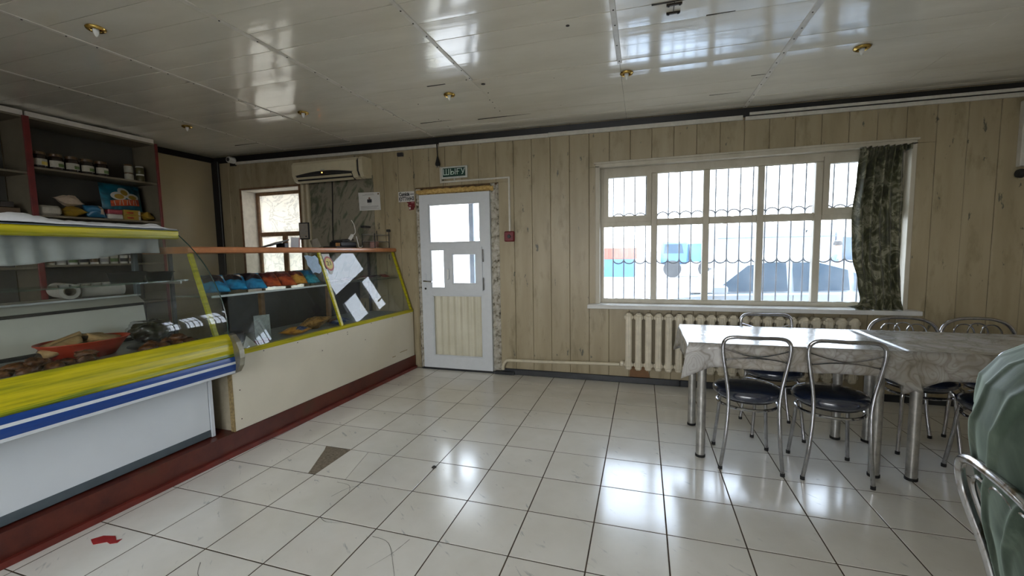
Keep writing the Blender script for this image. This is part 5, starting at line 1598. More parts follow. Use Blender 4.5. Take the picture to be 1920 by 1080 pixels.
# red basket with filled flatbreads
bk = thing('food_basket', 'red plastic basket holding filled flatbreads in the food case', 'basket', (-0.325, 0.150, 0.792))
prof = [(0.120, 0.0), (0.128, 0.004), (0.186, 0.085), (0.198, 0.092), (0.198, 0.096), (0.180, 0.090), (0.120, 0.008), (0.004, 0.007)]
m = MB().lathe(prof, (0, 0, 0), 32)
m.v = [(x * 0.72, y, z) for x, y, z in m.v]
add_ch(bk, 'shell', m, 'basket_red', True)
for k, (x, y, z, rx, ry, rz, ln) in enumerate([(-0.315, 0.045, 0.868, 0.30, 0.15, 0.15, 0.18), (-0.275, 0.110, 0.852, -0.1, 0.5, 0.6, 0.13), (-0.375, 0.080, 0.880, 0.35, -0.1, -0.3, 0.17), (-0.335, 0.235, 0.876, -0.25, 0.2, 0.1, 0.17), (-0.385, 0.190, 0.884, -0.1, -0.3, 0.3, 0.17), (-0.290, 0.180, 0.850, 0.1, 0.6, -0.3, 0.13)]):
    t = thing('filled_flatbread', 'folded flatbread with dark filling lying in the red basket', 'flatbread', (x, y, z), 0, 'flatbreads in the red basket')
    mt = Matrix.Rotation(rz, 4, 'Z') @ Matrix.Rotation(ry, 4, 'Y') @ Matrix.Rotation(rx, 4, 'X')
    def bread(u, v, sg=1):
        a = (u - 0.5) * ln
        w = 0.045 * math.sqrt(max(0.02, 1 - (2 * u - 1) ** 2)) + 0.012
        th = (v - 0.5) * math.pi * 1.15
        return (w * math.cos(th), a, 0.020 * math.sin(th) * 1.2)
    add_ch(t, 'bread', MB().grid(bread, 12, 10).xf(mt), 'bread', 'all')
    mm_ = MB().lathe([(0.004, -0.009), (0.044, -0.008), (0.050, 0), (0.044, 0.008), (0.004, 0.009)], (0, 0, 0), 14)
    mm_.v = [(p[0] * 0.8 - 0.004, p[1] * ln * 12, p[2]) for p in mm_.v]
    add_ch(t, 'filling', mm_.xf(mt), 'dark_filling', True)
    sd = t.children[0].modifiers.new('thickness', 'SOLIDIFY')
    sd.thickness = 0.006
def plate(label, x, y, r):
    t = thing('plate', label, 'plate', (x, y, 0.792), 0, 'clear plates in the food case')
    add_ch(t, 'dish', MB().lathe([(r * 0.55, 0.0), (r * 0.62, 0.003), (r * 0.85, 0.012), (r, 0.024), (r * 0.99, 0.027), (r * 0.84, 0.016), (r * 0.6, 0.008), (0.004, 0.007)], (0, 0, 0), 36), 'clear_plastic', True)
    return t
plate('clear plate of fried pies at the frame edge of the food case', -0.19, -0.13, 0.185)
plate('clear plate of brown fried pieces near the glass end', -0.14, 0.42, 0.165)
def pie(label, x, y, z, ln, w, seed, grp, nm='fried_pie', h=0.020):
    t = MB()
    def fn(u, v):
        a = u * 2 * math.pi
        b = (v - 0.5) * math.pi
        d = 1 + 0.32 * noise.noise(Vector((math.cos(a) * 2.2, math.sin(a) * 2.2 + seed, b * 2.0))) + 0.16 * noise.noise(Vector((math.cos(a) * 6, math.sin(a) * 6 + seed, b * 5)))
        return (w * math.cos(b) * math.cos(a) * d, ln * math.cos(b) * math.sin(a) * d, h * math.sin(b) * d)
    t.grid(fn, 22, 12)
    ang = seed * 1.3
    t.xf(Matrix.Translation((x, y, z)) @ Matrix.Rotation(ang, 4, 'Z'))
    return tag(t.build(nm, 'fried_dough', smooth='all'), label, 'pastry', grp)
for k, (x, y, dz) in enumerate([(-0.13, -0.24, 0), (-0.10, -0.17, 0), (-0.17, -0.18, 0.02), (-0.09, -0.09, 0), (-0.16, -0.10, 0.015), (-0.21, -0.24, 0), (-0.12, -0.03, 0), (-0.13, -0.14, 0.045), (-0.10, 0.035, 0.004), (-0.145, 0.06, 0.03)]):
    pie('brown fried pie heaped on the clear plate at the frame edge', x, y, 0.818 + dz * 0.7, 0.046, 0.031, k * 1.7 + 1, 'fried pies')
for k, (x, y, dz) in enumerate([(-0.08, 0.30, 0), (-0.06, 0.36, 0), (-0.12, 0.34, 0.012), (-0.05, 0.43, 0), (-0.11, 0.42, 0.014), (-0.06, 0.50, 0), (-0.13, 0.49, 0.0), (-0.08, 0.46, 0.03)]):
    pie('dark fried piece on the plate near the glass end', x, y, 0.816 + dz, 0.045, 0.030, k * 2.1 + 4, 'fried pieces', 'fried_piece', 0.022)
db = thing('food_bag', 'clear bag of dark greens at the glass end of the food case', 'bag', (-0.42, 0.53, 0.792))
def lumpy(r, sx, sy, sz, seed):
    def fn(u, v):
        a, b = u * 2 * math.pi, (v - 0.5) * math.pi
        d = 1 + 0.35 * noise.noise(Vector((math.cos(a) * 2, math.sin(a) * 2 + seed, b * 2))) + 0.14 * noise.noise(Vector((math.cos(a) * 6, math.sin(a) * 6 + seed, b * 6)))
        return (r * sx * math.cos(b) * math.cos(a) * d, r * sy * math.cos(b) * math.sin(a) * d, r * sz * (math.sin(b) * d + 0.95))
    return fn
add_ch(db, 'greens', MB().grid(lumpy(0.10, 1.0, 0.95, 0.62, 3), 40, 24), 'dark_greens', 'all')
add_ch(db, 'film', MB().grid(lumpy(0.110, 1.0, 0.95, 0.64, 3.05), 40, 24), 'clear_plastic', 'all')

# ================================================================== WALL SHELVING BEHIND THE COUNTER
SX0, SX1 = XL + 0.006, -2.552
def shelf_unit(label, y0, y1, shelves, own_left=True):
    t = thing('wall_shelf', label, 'shelf', (-2.72, (y0 + y1) / 2, 0.0), 0, 'wall shelving behind the counter')
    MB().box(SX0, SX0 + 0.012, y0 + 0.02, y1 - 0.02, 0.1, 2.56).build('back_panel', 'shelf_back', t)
    for y, own in ((y0, own_left), (y1, True)):
        if own:
            MB().box(SX0, SX1, y - 0.009, y + 0.009, 0.0, 2.56).build('side_panel', 'shelf_board', t)
    for z in shelves:
        MB().box(SX0 + 0.012, SX1 - 0.004, y0 + 0.0095, y1 - 0.0095, z - 0.009, z + 0.009, 0.001).build('shelf_board', 'shelf_board', t)
    MB().box(SX0, SX1, y0 + 0.0095, y1 - 0.0095, 2.545, 2.562).build('top_board', 'shelf_board', t)
    MB().box(SX1 - 0.02, SX1 - 0.002, y0 + 0.0095, y1 - 0.0095, 2.563, 2.605).build('cornice', 'reveal_white', t)
    return t
u1 = shelf_unit('left bay of the wall shelving, mostly out of frame', 0.0, 1.03, [2.075, 1.665, 1.25, 0.85, 0.45])
u2 = shelf_unit('bay of the wall shelving with jars and bags between two red posts', 1.03, 2.05, [2.130, 1.712, 1.262, 0.85, 0.45], False)
MB().box(SX1, SX1 + 0.014, 1.008, 1.052, 0.0, 2.562, 0.002).build('red_post', 'shelf_red', u2)
MB().box(SX1, SX1 + 0.014, 2.040, 2.066, 0.0, 2.562, 0.002).build('red_post', 'shelf_red', u2)

flat('jar_glass_dark', (0.022, 0.014, 0.010), 0.18, 0.4)
flat('jar_lid', (0.10, 0.055, 0.02), 0.35)
flat('label_cream', (0.46, 0.44, 0.36), 0.6)
flat('label_green', (0.10, 0.17, 0.05), 0.6)
jl = ['first preserve jar beside the red post, with orange label', 'second preserve jar from the red post, dark with green label', 'third preserve jar from the red post', 'fourth preserve jar from the red post', 'fifth preserve jar, last of the row on the upper shelf']
for k in range(5):
    y = 1.122 + 0.114 * k
    t = thing('preserve_jar', jl[k], 'jar', (-2.615, y, 2.139), 0, 'preserve jars on the upper shelf')
    add_ch(t, 'glass', MB().lathe([(0.047, 0), (0.051, 0.006), (0.051, 0.100), (0.045, 0.116), (0.042, 0.120)], (0, 0, 0), 20), 'jar_glass_dark', True)
    add_ch(t, 'lid', MB().lathe([(0.046, 0.119), (0.047, 0.140), (0.044, 0.143)], (0, 0, 0), 20), 'jar_lid', True)
    def lab(u, v, r=0.0522):
        a = math.radians(-75 + 150 * u)
        return (r * math.cos(a), r * math.sin(a), 0.022 + 0.058 * v)
    lb_ = add_ch(t, 'label', MB().grid(lab, 10, 1), 'label_cream', 'all')
    add_ch(lb_, 'label_print', MB().grid(lambda u, v: lab(0.45 + 0.4 * u, 0.1 + 0.5 * v, 0.0527), 5, 1), 'label_green' if k else 'ring_yellow', 'all')
for k, (y, z) in enumerate([(1.83, 2.139), (1.83, 2.222), (1.935, 2.139), (1.935, 2.222)]):
    t = thing('small_jar', ['small jar with pale label, lower of the pair by the preserve jars', 'small jar with pale label, stacked upper of the pair by the preserve jars', 'small olive jar, lower of the pair by the right red post', 'small olive jar, stacked upper of the pair by the right red post'][k], 'jar', (-2.64, y, z), 0, 'small stacked jars')
    add_ch(t, 'glass', MB().lathe([(0.034, 0), (0.037, 0.005), (0.037, 0.062), (0.032, 0.068)], (0, 0, 0), 18), 'label_cream' if k < 2 else flat('olive_jar', (0.09, 0.08, 0.03), 0.3), True)
    add_ch(t, 'lid', MB().lathe([(0.035, 0.068), (0.035, 0.080), (0.033, 0.082)], (0, 0, 0), 18), 'jar_lid' if k < 2 else 'cup_white', True)
# lower shelf goods
SZ = 1.7215
flat('loaf_wrap', (0.45, 0.42, 0.34), 0.35)
flat('popcorn', (0.50, 0.40, 0.30), 0.4)
flat('yellow_pack', (0.36, 0.23, 0.03), 0.4)
flat('pink_pack', (0.34, 0.05, 0.07), 0.4)
flat('blue_pack', (0.03, 0.15, 0.28), 0.35)
tag(MB().obox((-2.625, 1.150, SZ + 0.045), 0.10, 0.165, 0.088, (0, 0, 0.05), 0.02).build('wrapped_loaf', 'loaf_wrap', smooth=True), 'white wrapped loaf beside the red post', 'bread')
snack_bag('yellow noodle bag lying under the popcorn bag', (-2.63, 1.325, SZ + 0.050), (0.0, 0.0, 0.1), 0.15, 0.18, 0.100, 81, 'yellow_pack', None, 'bags on the lower shelf')
snack_bag('pale popcorn bag resting on the yellow noodle bag', (-2.63, 1.31, SZ + 0.150), (0.1, 0.5, 0.3), 0.13, 0.18, 0.110, 82, 'popcorn', None, 'bags on the lower shelf')
snack_bag('round blue bag between noodles and the pink pack', (-2.62, 1.495, SZ + 0.066), (0, math.radians(65), 0.0), 0.125, 0.165, 0.125, 83, 'blue_pack', 'popcorn', 'bags on the lower shelf', (0.6, 0.85))
pp = thing('biscuit_pack', 'pink and white biscuit pack beside the yellow cartons', 'pack', (-2.62, 1.645, SZ))
MB().box(-2.66, -2.58, 1.585, 1.712, SZ, SZ + 0.052, 0.008).build('lower_half', 'cup_white', pp)
MB().box(-2.66, -2.58, 1.585, 1.712, SZ + 0.052, SZ + 0.098, 0.008).build('upper_half', 'pink_pack', pp)
for k in range(2):
    t = thing('noodle_carton', ['yellow noodle carton, lower of two', 'yellow noodle carton, upper of two'][k], 'carton', (-2.62, 1.79, SZ + 0.052 * k), 0, 'yellow cartons')
    MB().box(-2.67, -2.575, 1.715, 1.865, SZ + 0.052 * k, SZ + 0.052 * k + 0.0515, 0.002).build('box', 'yellow_pack', t)
    MB().box(-2.575, -2.5745, 1.74, 1.80, SZ + 0.052 * k + 0.014, SZ + 0.052 * k + 0.03).build('print_band', 'bag_red', t)
    MB().box(-2.575, -2.5743, 1.845, 1.864, SZ + 0.052 * k + 0.002, SZ + 0.052 * k + 0.042).build('print_band', 'label_cream', t)
snack_bag('yellow and blue bag lying at the right end of the lower shelf', (-2.63, 1.950, SZ + 0.052), (0, 0.4, 0.5), 0.12, 0.15, 0.095, 86, 'yellow_pack', 'blue_pack', 'bags on the lower shelf', (0.65, 0.9))
# large standing crisp bag
lb = thing('snack_bag', 'large teal crisp bag with white puffs and red lettered band, standing at the back', 'snack bag', (-2.72, 1.79, SZ), 0, 'bags on the lower shelf')
up = Matrix.Translation((0, 0, 0.190)) @ Matrix.Rotation(math.radians(90), 4, 'Z') @ Matrix.Rotation(math.radians(82), 4, 'X')
bag_material('bag_deep_teal', [(0.004, 0.03, 0.045), (0.008, 0.10, 0.15), (0.015, 0.20, 0.30)], 6)
add_ch(lb, 'pouch', pillow(0.36, 0.375, 0.12, 91).xf(up), 'bag_deep_teal', 'all')
def bag_patch(poly, off):
    out = []
    for u, v in poly:
        e = max(0.0, min(1.0, (v - 0.07) / 0.43)) if v < 0.5 else max(0.0, min(1.0, (0.93 - v) / 0.43))
        f = (math.sin(math.pi * u) ** 0.55) * (math.sin(e * math.pi / 2) ** 0.6)
        out.append(up @ Vector(((u - 0.5) * 0.36 * (1 - 0.1 * f), (v - 0.5) * 0.375, 0.06 * f * 1.18 + off)))
    return out
def blob(cu_, cv_, ru, rv, mat, off, nm):
    rings = []
    vs, fs = [], []
    for q in range(1, 4):
        vs += bag_patch([(cu_ + ru * q / 3 * math.cos(2 * math.pi * k / 16), cv_ + rv * q / 3 * math.sin(2 * math.pi * k / 16)) for k in range(16)], off)
    for q in range(2):
        for k in range(16):
            fs.append((q * 16 + k, q * 16 + (k + 1) % 16, (q + 1) * 16 + (k + 1) % 16, (q + 1) * 16 + k))
    fs.append(tuple(range(16)))
    add_ch(lb, nm, MB().add(vs, fs), mat, 'all')
for cu_, cv_, ru, rv in ((0.34, 0.64, 0.19, 0.12), (0.50, 0.76, 0.15, 0.14), (0.70, 0.64, 0.20, 0.10)):
    blob(cu_, cv_, ru, rv, 'cup_white', 0.004, 'print_puff')
    blob(cu_, cv_ - 0.02, ru * 0.62, rv * 0.62, 'yellow_pack', 0.0065, 'print_puff')
m = MB()
nn = 14
vs = []
for k in range(nn + 1):
    u = 0.12 + 0.76 * k / nn
    vs += bag_patch([(u, 0.34 + 0.06 * k / nn), (u, 0.50 + 0.08 * k / nn)], 0.009)
m.add(vs, [(2 * k, 2 * k + 2, 2 * k + 3, 2 * k + 1) for k in range(nn)])
add_ch(lb, 'red_band', m, 'bag_red', 'all')
for k in range(7):                                     # pale letter strokes on the band
    u = 0.20 + 0.095 * k
    lean = 0.02 * (1 if k % 2 else -1)
    b0 = 0.36 + 0.06 * (u - 0.12) / 0.76
    add_ch(lb, 'letter_stroke', MB().add(bag_patch([(u, b0), (u + 0.018, b0), (u + 0.018 + lean, b0 + 0.13), (u + lean, b0 + 0.13)], 0.0115), [(0, 1, 2, 3)]), 'label_cream')
# cups on the third shelf
for k in range(9):
    y = 1.115 + 0.082 * k
    t = thing('paper_cup', ['first', 'second', 'third', 'fourth', 'fifth', 'sixth', 'seventh', 'eighth', 'ninth'][k] + ' small printed tub from the red post on the third shelf', 'tub', (-2.61, y, 1.271), 0, 'tubs on the third shelf')
    add_ch(t, 'wall', MB().lathe([(0.033, 0), (0.038, 0.080), (0.0385, 0.084)], (0, 0, 0), 16), 'cup_white' if k % 3 else 'label_cream', True)
    add_ch(t, 'print_band', MB().grid(lambda u, v: ((0.0345 + 0.0018 * v) * math.cos(math.radians(-70 + 140 * u)) * 1.03, (0.0345 + 0.0018 * v) * math.sin(math.radians(-70 + 140 * u)) * 1.03, 0.02 + 0.034 * v), 8, 1), ['jar_lid', 'ink_grey', 'label_green', 'ink'][k % 4], 'all')
# left bay goods that reach into the frame
tag(MB().obox((-2.63, 0.80, 2.112), 0.12, 0.10, 0.056, (0, 0, 0.2), 0.02).build('red_pack', 'alarm_red', smooth=True), 'red pack on the upper shelf of the left bay', 'pack')
tag(MB().obox((-2.66, 0.88, 1.722), 0.16, 0.15, 0.095, (0, 0, 0.0), 0.004).build('brown_carton', 'jar_lid'), 'brown carton on the lower shelf of the left bay', 'carton')
tag(MB().obox((-2.66, 0.87, 1.796), 0.12, 0.11, 0.050, (0, 0, 0.1), 0.004).build('black_carton', 'jar_glass_dark'), 'black carton lying on the brown carton in the left bay', 'carton')

# ================================================================== PERSON ON THE NEAR CHAIR
def skin_mesh(name, joints, bones, mat, parent, root=0, sub=2):
    me = bpy.data.meshes.new(name)
    me.from_pydata([j[0] for j in joints], bones, [])
    ob = bpy.data.objects.new(name, me)
    COL.objects.link(ob)
    sk = ob.modifiers.new('skin', 'SKIN')
    sk.use_smooth_shade = True
    lay = me.skin_vertices[0].data
    for i, j in enumerate(joints):
        r = j[1]
        lay[i].radius = r if hasattr(r, '__len__') else (r, r)
        lay[i].use_root = (i == root)
    ss = ob.modifiers.new('smooth', 'SUBSURF')
    ss.levels = sub
    ss.render_levels = sub
    bpy.context.view_layer.update()
    dg = bpy.context.evaluated_depsgraph_get()
    nm = bpy.data.meshes.new_from_object(ob.evaluated_get(dg))
    bpy.data.objects.remove(ob)
    nm.materials.clear()
    nm.materials.append(M[mat])
    nm.polygons.foreach_set('use_smooth', [True] * len(nm.polygons))
    o = bpy.data.objects.new(name, nm)
    COL.objects.link(o)
    o.parent = parent
    return o
# local frame: +x is where the person looks, y to the left, z up; chair seat centre at the origin
person = thing('person', 'seated person in a loose green velvet top, seen from behind at the frame edge', 'person', (a3.location.x, a3.location.y, 0), GF)
J = [((-0.05, 0, 0.560), (0.13, 0.15)),      # 0 pelvis
     ((-0.07, 0, 0.70), (0.13, 0.17)),       # 1 waist
     ((-0.07, 0, 0.90), (0.14, 0.18)),       # 2 chest
     ((-0.03, 0, 1.04), (0.085, 0.10)),      # 3 upper chest
     ((0.055, 0, 1.155), (0.055, 0.055)),    # 4 neck
     ((0.10, 0, 1.225), (0.058, 0.058)),     # 5 jaw
     ((0.105, 0, 1.300), (0.085, 0.075)),    # 6 skull
     ((0.10, 0, 1.360), (0.060, 0.055)),     # 7 crown
     ((-0.01, 0.17, 1.02), 0.045), ((0.06, 0.255, 0.90), 0.050), ((0.13, 0.262, 0.77), 0.043), ((0.29, 0.21, 0.755), 0.034), ((0.38, 0.17, 0.765), 0.026),
     ((-0.01, -0.17, 1.02), 0.045), ((0.06, -0.255, 0.90), 0.050), ((0.13, -0.262, 0.77), 0.043), ((0.29, -0.21, 0.755), 0.034), ((0.38, -0.17, 0.765), 0.026),
     ((0.06, 0.10, 0.545), 0.085), ((0.40, 0.12, 0.535), 0.062), ((0.42, 0.12, 0.30), 0.050), ((0.41, 0.12, 0.08), 0.036), ((0.50, 0.125, 0.032), 0.030), ((0.56, 0.13, 0.026), 0.024),
     ((0.06, -0.10, 0.545), 0.085), ((0.40, -0.12, 0.535), 0.062), ((0.42, -0.12, 0.30), 0.050), ((0.41, -0.12, 0.08), 0.036), ((0.50, -0.125, 0.032), 0.030), ((0.56, -0.13, 0.026), 0.024),
     ((0.175, 0, 1.275), 0.012)]
Bn = [(0, 1), (1, 2), (2, 3), (3, 4), (4, 5), (5, 6), (6, 7), (3, 8), (8, 9), (9, 10), (10, 11), (11, 12), (3, 13), (13, 14), (14, 15), (15, 16), (16, 17),
      (0, 18), (18, 19), (19, 20), (20, 21), (21, 22), (22, 23), (0, 24), (24, 25), (25, 26), (26, 27), (27, 28), (28, 29), (6, 30)]
# five fingers on each hand, curled on the lap
for s, wrist in ((1, 12), (-1, 17)):
    w = Vector(J[wrist][0])
    for k, (dy, ln) in enumerate(((-0.030, 0.052), (-0.010, 0.062), (0.010, 0.066), (0.028, 0.060))):
        i = len(J)
        J += [((w.x + 0.055, w.y + s * dy, w.z + 0.004), 0.010), ((w.x + 0.055 + ln * 0.6, w.y + s * dy * 1.1, w.z - 0.010), 0.009), ((w.x + 0.055 + ln * 0.85, w.y + s * dy * 1.1, w.z - 0.035), 0.008)]
        Bn += [(wrist, i), (i, i + 1), (i + 1, i + 2)]
    i = len(J)
    J += [((w.x + 0.018, w.y - s * 0.036, w.z - 0.002), 0.011), ((w.x + 0.05, w.y - s * 0.055, w.z - 0.012), 0.009)]
    Bn += [(wrist, i), (i, i + 1)]
body = skin_mesh('body', J, Bn, 'skin', person)
# face and hair
for s in (-1, 1):
    add_ch(person, 'eye', MB().lathe([(0.003, -0.008), (0.009, -0.003), (0.009, 0.003), (0.003, 0.008)], (0.166, s * 0.030, 1.297), 10, 'x'), 'ink', True)
    add_ch(person, 'ear', MB().lathe([(0.006, -0.006), (0.022, -0.002), (0.022, 0.004), (0.006, 0.008)], (0.095, s * 0.078, 1.285), 10, 'y'), 'skin', True)
add_ch(person, 'mouth', MB().box(0.158, 0.172, -0.020, 0.020, 1.231, 1.237, 0.002), flat('lips', (0.35, 0.10, 0.09), 0.5))
def hairf(u, v):
    a = u * 2 * math.pi
    b = -0.25 + v * (math.pi / 2 + 0.25)
    r = 0.102 * (1 + 0.05 * noise.noise(Vector((math.cos(a) * 4, math.sin(a) * 4, b * 3))))
    x = 0.090 + r * 1.0 * math.cos(b) * math.cos(a)
    if x > 0.145 and b < 0.7:
        x = 0.145
    return (x, r * 0.9 * math.cos(b) * math.sin(a), 1.290 + r * 0.98 * math.sin(b))
add_ch(person, 'hair', MB().grid(hairf, 28, 12), 'hair_dark', 'all')
# loose velvet top: a closed shell round the torso with hanging folds and wide sleeves
def top(u, v):
    a = u * 2 * math.pi
    keys = [(0.000, -0.055, 0.165, 0.215, 0.480), (0.12, -0.065, 0.170, 0.225, 0.56), (0.30, -0.080, 0.180, 0.245, 0.68), (0.45, -0.085, 0.190, 0.262, 0.79), (0.62, -0.090, 0.205, 0.268, 0.92),
            (0.74, -0.078, 0.208, 0.258, 1.01), (0.83, -0.052, 0.208, 0.232, 1.065), (0.90, -0.020, 0.192, 0.190, 1.105), (0.95, 0.020, 0.150, 0.135, 1.140), (1.0, 0.060, 0.070, 0.074, 1.172)]
    for q0, q1 in zip(keys, keys[1:]):
        if q0[0] <= v <= q1[0] + 1e-9:
            t = (v - q0[0]) / (q1[0] - q0[0])
            t2 = t * t * (3 - 2 * t) * 0.5 + t * 0.5
            cx, rx, ry, z = [q0[i] + (q1[i] - q0[i]) * t2 for i in range(1, 5)]
            break
    swirl = 15 * (a - 1.25 * v ** 1.6) + 2.2 * noise.noise(Vector((math.cos(a) * 1.6, math.sin(a) * 1.6, v * 3.0)))
    am = 0.017 * (1 - v) ** 0.5 * (0.5 + 0.5 * min(1.0, v * 4)) * (0.8 + 0.7 * noise.noise(Vector((a * 2.5, v * 3.0, 4))))
    f = am * max(0.0, math.sin(swirl)) ** 4 - 0.001 * (1 - v) + 0.006 * noise.noise(Vector((math.cos(a) * 3, math.sin(a) * 3, z * 7)))
    return (cx + (rx + f) * math.cos(a), (ry + f) * math.sin(a), z + 0.004 * math.sin(a * 6))
add_ch(person, 'top', MB().grid(top, 420, 80), 'green_velvet', 'all')
for s in (-1, 1):
    pts = crv([(-0.02, s * 0.165, 1.055), (0.02, s * 0.225, 1.0), (0.06, s * 0.258, 0.90), (0.12, s * 0.266, 0.785), (0.21, s * 0.242, 0.758), (0.28, s * 0.215, 0.757)], 5)
    rad_ = [0.070 + 0.010 * math.sin(k * 1.1) - 0.0008 * k for k in range(len(pts))]
    add_ch(person, 'sleeve', MB().tube(pts, rad_, 16), 'green_velvet', 'all')
    pts = crv([(0.02, s * 0.10, 0.565), (0.22, s * 0.115, 0.570), (0.39, s * 0.12, 0.548), (0.428, s * 0.12, 0.45), (0.425, s * 0.12, 0.25), (0.415, s * 0.12, 0.10)], 5)
    add_ch(person, 'trouser_leg', MB().tube(pts, [0.100, 0.099, 0.097, 0.094, 0.092, 0.090, 0.088, 0.086, 0.085, 0.084, 0.083, 0.081, 0.078, 0.076, 0.074, 0.072, 0.070, 0.068, 0.066, 0.065, 0.064, 0.063, 0.062, 0.061, 0.060, 0.059][:len(pts)], 14), 'trousers_dark', 'all')
    sh = MB().box(0.36, 0.60, s * 0.125 - 0.045, s * 0.125 + 0.045, 0.0, 0.075, 0.028)
    add_ch(person, 'shoe', sh, 'rubber', True)

# ================================================================== OUTSIDE
GZ = -0.30
yard = struct(MB().box(-60, 80, YO + 0.02, 140, GZ - 0.3, GZ).build('yard_ground', 'yard_ground'), 'pale sunlit yard outside')
st_ = MB().box(-0.28, 1.5, YO + 0.001, YO + 0.75, GZ, -0.03, 0.01)
tag(st_.build('door_step', 'yard_ground'), 'pale concrete step outside the door', 'step')
# ground on the other sides so the added rear windows look onto the same yard
struct(MB().box(-60, 80, -80, YF - 0.3, GZ - 0.3, GZ).build('rear_ground', 'yard_ground'), 'pale yard behind the building')
# porch outside the door
po = thing('porch_post', 'slim blue grey steel porch post seen through the door panes', 'post', (0.25, 4.23, GZ))
MB().box(0.215, 0.285, 4.20, 4.26, GZ, 2.6, 0.004).build('tube', 'post_blue', po)
MB().box(0.18, 0.32, 4.16, 4.30, GZ, GZ + 0.02).build('base_plate', 'post_blue', po)
tag(MB().box(-0.40, -0.30, 3.30, 4.30, GZ, 2.6, 0.004).build('porch_wall', 'porch_cream'), 'cream porch side wall seen through the left edge of the door panes', 'wall')

# white sedan parked along the window
car = thing('car', 'white sedan parked outside the wide window', 'car', (4.5, 6.6, GZ))
cx0, cx1, cy0, cy1 = 2.18, 6.55, 5.80, 7.52
def lerp(a, b, t): return a + (b - a) * t
side = [(2.20, 0.02), (2.16, 0.28), (2.22, 0.55), (2.55, 0.72), (3.10, 0.80), (3.50, 0.84), (5.55, 0.90), (6.25, 0.88), (6.50, 0.80), (6.55, 0.45), (6.52, 0.05)]
side = [(x, GZ + 0.18 + z * 0.92) for x, z in side]
def body_ring(x, z, k):
    return z
m = MB()
lv = [(0.0, 0.10), (0.18, 0.02), (0.5, 0.0), (0.82, 0.02), (1.0, 0.10)]
vs = []
np_ = len(side)
for t, ins in lv:
    for x, z in side:
        zz = z - (0.06 if ins > 0.05 else 0.0) * (1 if z > GZ + 0.6 else 0)
        xx = x + (ins if x < 3 else -ins if x > 6 else 0)
        vs.append((xx, lerp(cy0, cy1, t), zz))
fs = []
for l in range(len(lv) - 1):
    for k in range(np_):
        k2 = (k + 1) % np_
        fs.append((l * np_ + k, l * np_ + k2, (l + 1) * np_ + k2, (l + 1) * np_ + k))
fs += [tuple(range(np_))[::-1], tuple((len(lv) - 1) * np_ + k for k in range(np_))]
m.add(vs, fs)
m.build('body', 'car_white', car, smooth=True)
base_ = [(3.28, GZ + 0.93), (4.02, GZ + 1.40), (4.45, GZ + 1.47), (5.00, GZ + 1.46), (5.50, GZ + 1.33), (6.05, GZ + 0.98)]
m = MB()
vs = []
for t, dz in ((0.06, 0), (0.15, 1), (0.5, 1.04), (0.85, 1), (0.94, 0)):
    for k, (x, z) in enumerate(base_):
        z0 = GZ + 0.93
        vs.append((x if dz else lerp(x, 4.6, -0.02), lerp(cy0, cy1, t), z0 + (z - z0) * (dz if dz else 0.0)))
nb_ = len(base_)
fs = []
for l in range(4):
    for k in range(nb_ - 1):
        fs.append((l * nb_ + k, l * nb_ + k + 1, (l + 1) * nb_ + k + 1, (l + 1) * nb_ + k))
m.add(vs, fs).build('roof', 'car_white', car, smooth='all')
def car_pane(poly, nm='side_window'):
    """glass on the near flank, following its tumblehome"""
    out = []
    for x, z in poly:
        t = (z - 0.93 - GZ) / 0.54
        out.append((x, lerp(cy0 + 0.085, cy0 + 0.235, max(0, min(1, t))), z))
    MB().add(out, [tuple(range(len(out)))]).build(nm, 'car_glass', car, solid=0.004)
car_pane([(3.62, GZ + 0.95), (4.62, GZ + 0.97), (4.62, GZ + 1.40), (4.38, GZ + 1.40), (4.10, GZ + 1.35)])
car_pane([(4.70, GZ + 0.97), (5.40, GZ + 0.99), (5.40, GZ + 1.28), (5.05, GZ + 1.385), (4.70, GZ + 1.40)])
car_pane([(5.46, GZ + 0.99), (5.86, GZ + 1.01), (5.46, GZ + 1.25)])
MB().add([(3.34, cy0 + 0.15, GZ + 0.95), (3.34, cy1 - 0.15, GZ + 0.95), (4.02, cy1 - 0.30, GZ + 1.395), (4.02, cy0 + 0.30, GZ + 1.395)], [(0, 1, 2, 3)]).build('windscreen', 'car_glass', car, solid=0.008)
for x in (3.0, 5.75):
    for y in (cy0 + 0.10, cy1 - 0.10):
        w = MB().lathe([(0.14, -0.10), (0.30, -0.10), (0.315, -0.06), (0.315, 0.06), (0.30, 0.10), (0.14, 0.10)], (x, y, GZ + 0.315), 24, 'y').build('wheel', 'tyre', car, smooth=True)
        MB().lathe([(0.02, -0.104), (0.19, -0.098), (0.19, 0.098), (0.02, 0.104)], (x, y, GZ + 0.315), 18, 'y').build('rim', 'dull_steel', w, smooth=True)
MB().box(3.55, 3.78, cy0 - 0.14, cy0 + 0.02, GZ + 0.93, GZ + 1.06, 0.03).build('mirror', 'car_white', car, smooth=True)
MB().box(2.13, 2.19, cy0 + 0.30, cy1 - 0.30, GZ + 0.42, GZ + 0.60, 0.01).build('grille', 'tyre', car)
MB().box(2.20, 2.42, cy0 + 0.02, cy0 + 0.20, GZ + 0.62, GZ + 0.74, 0.03).build('headlamp', 'clear_plastic', car)
for x in (4.30, 5.15):
    MB().box(x, x + 0.18, cy0 - 0.015, cy0 + 0.01, GZ + 0.80, GZ + 0.83, 0.005).build('door_handle', 'car_white', car)
for x in (3.6, 4.66, 5.43):
    MB().box(x, x + 0.008, cy0 - 0.002, cy0 + 0.03, GZ + 0.35, GZ + 0.92).build('door_gap', 'tyre', car)

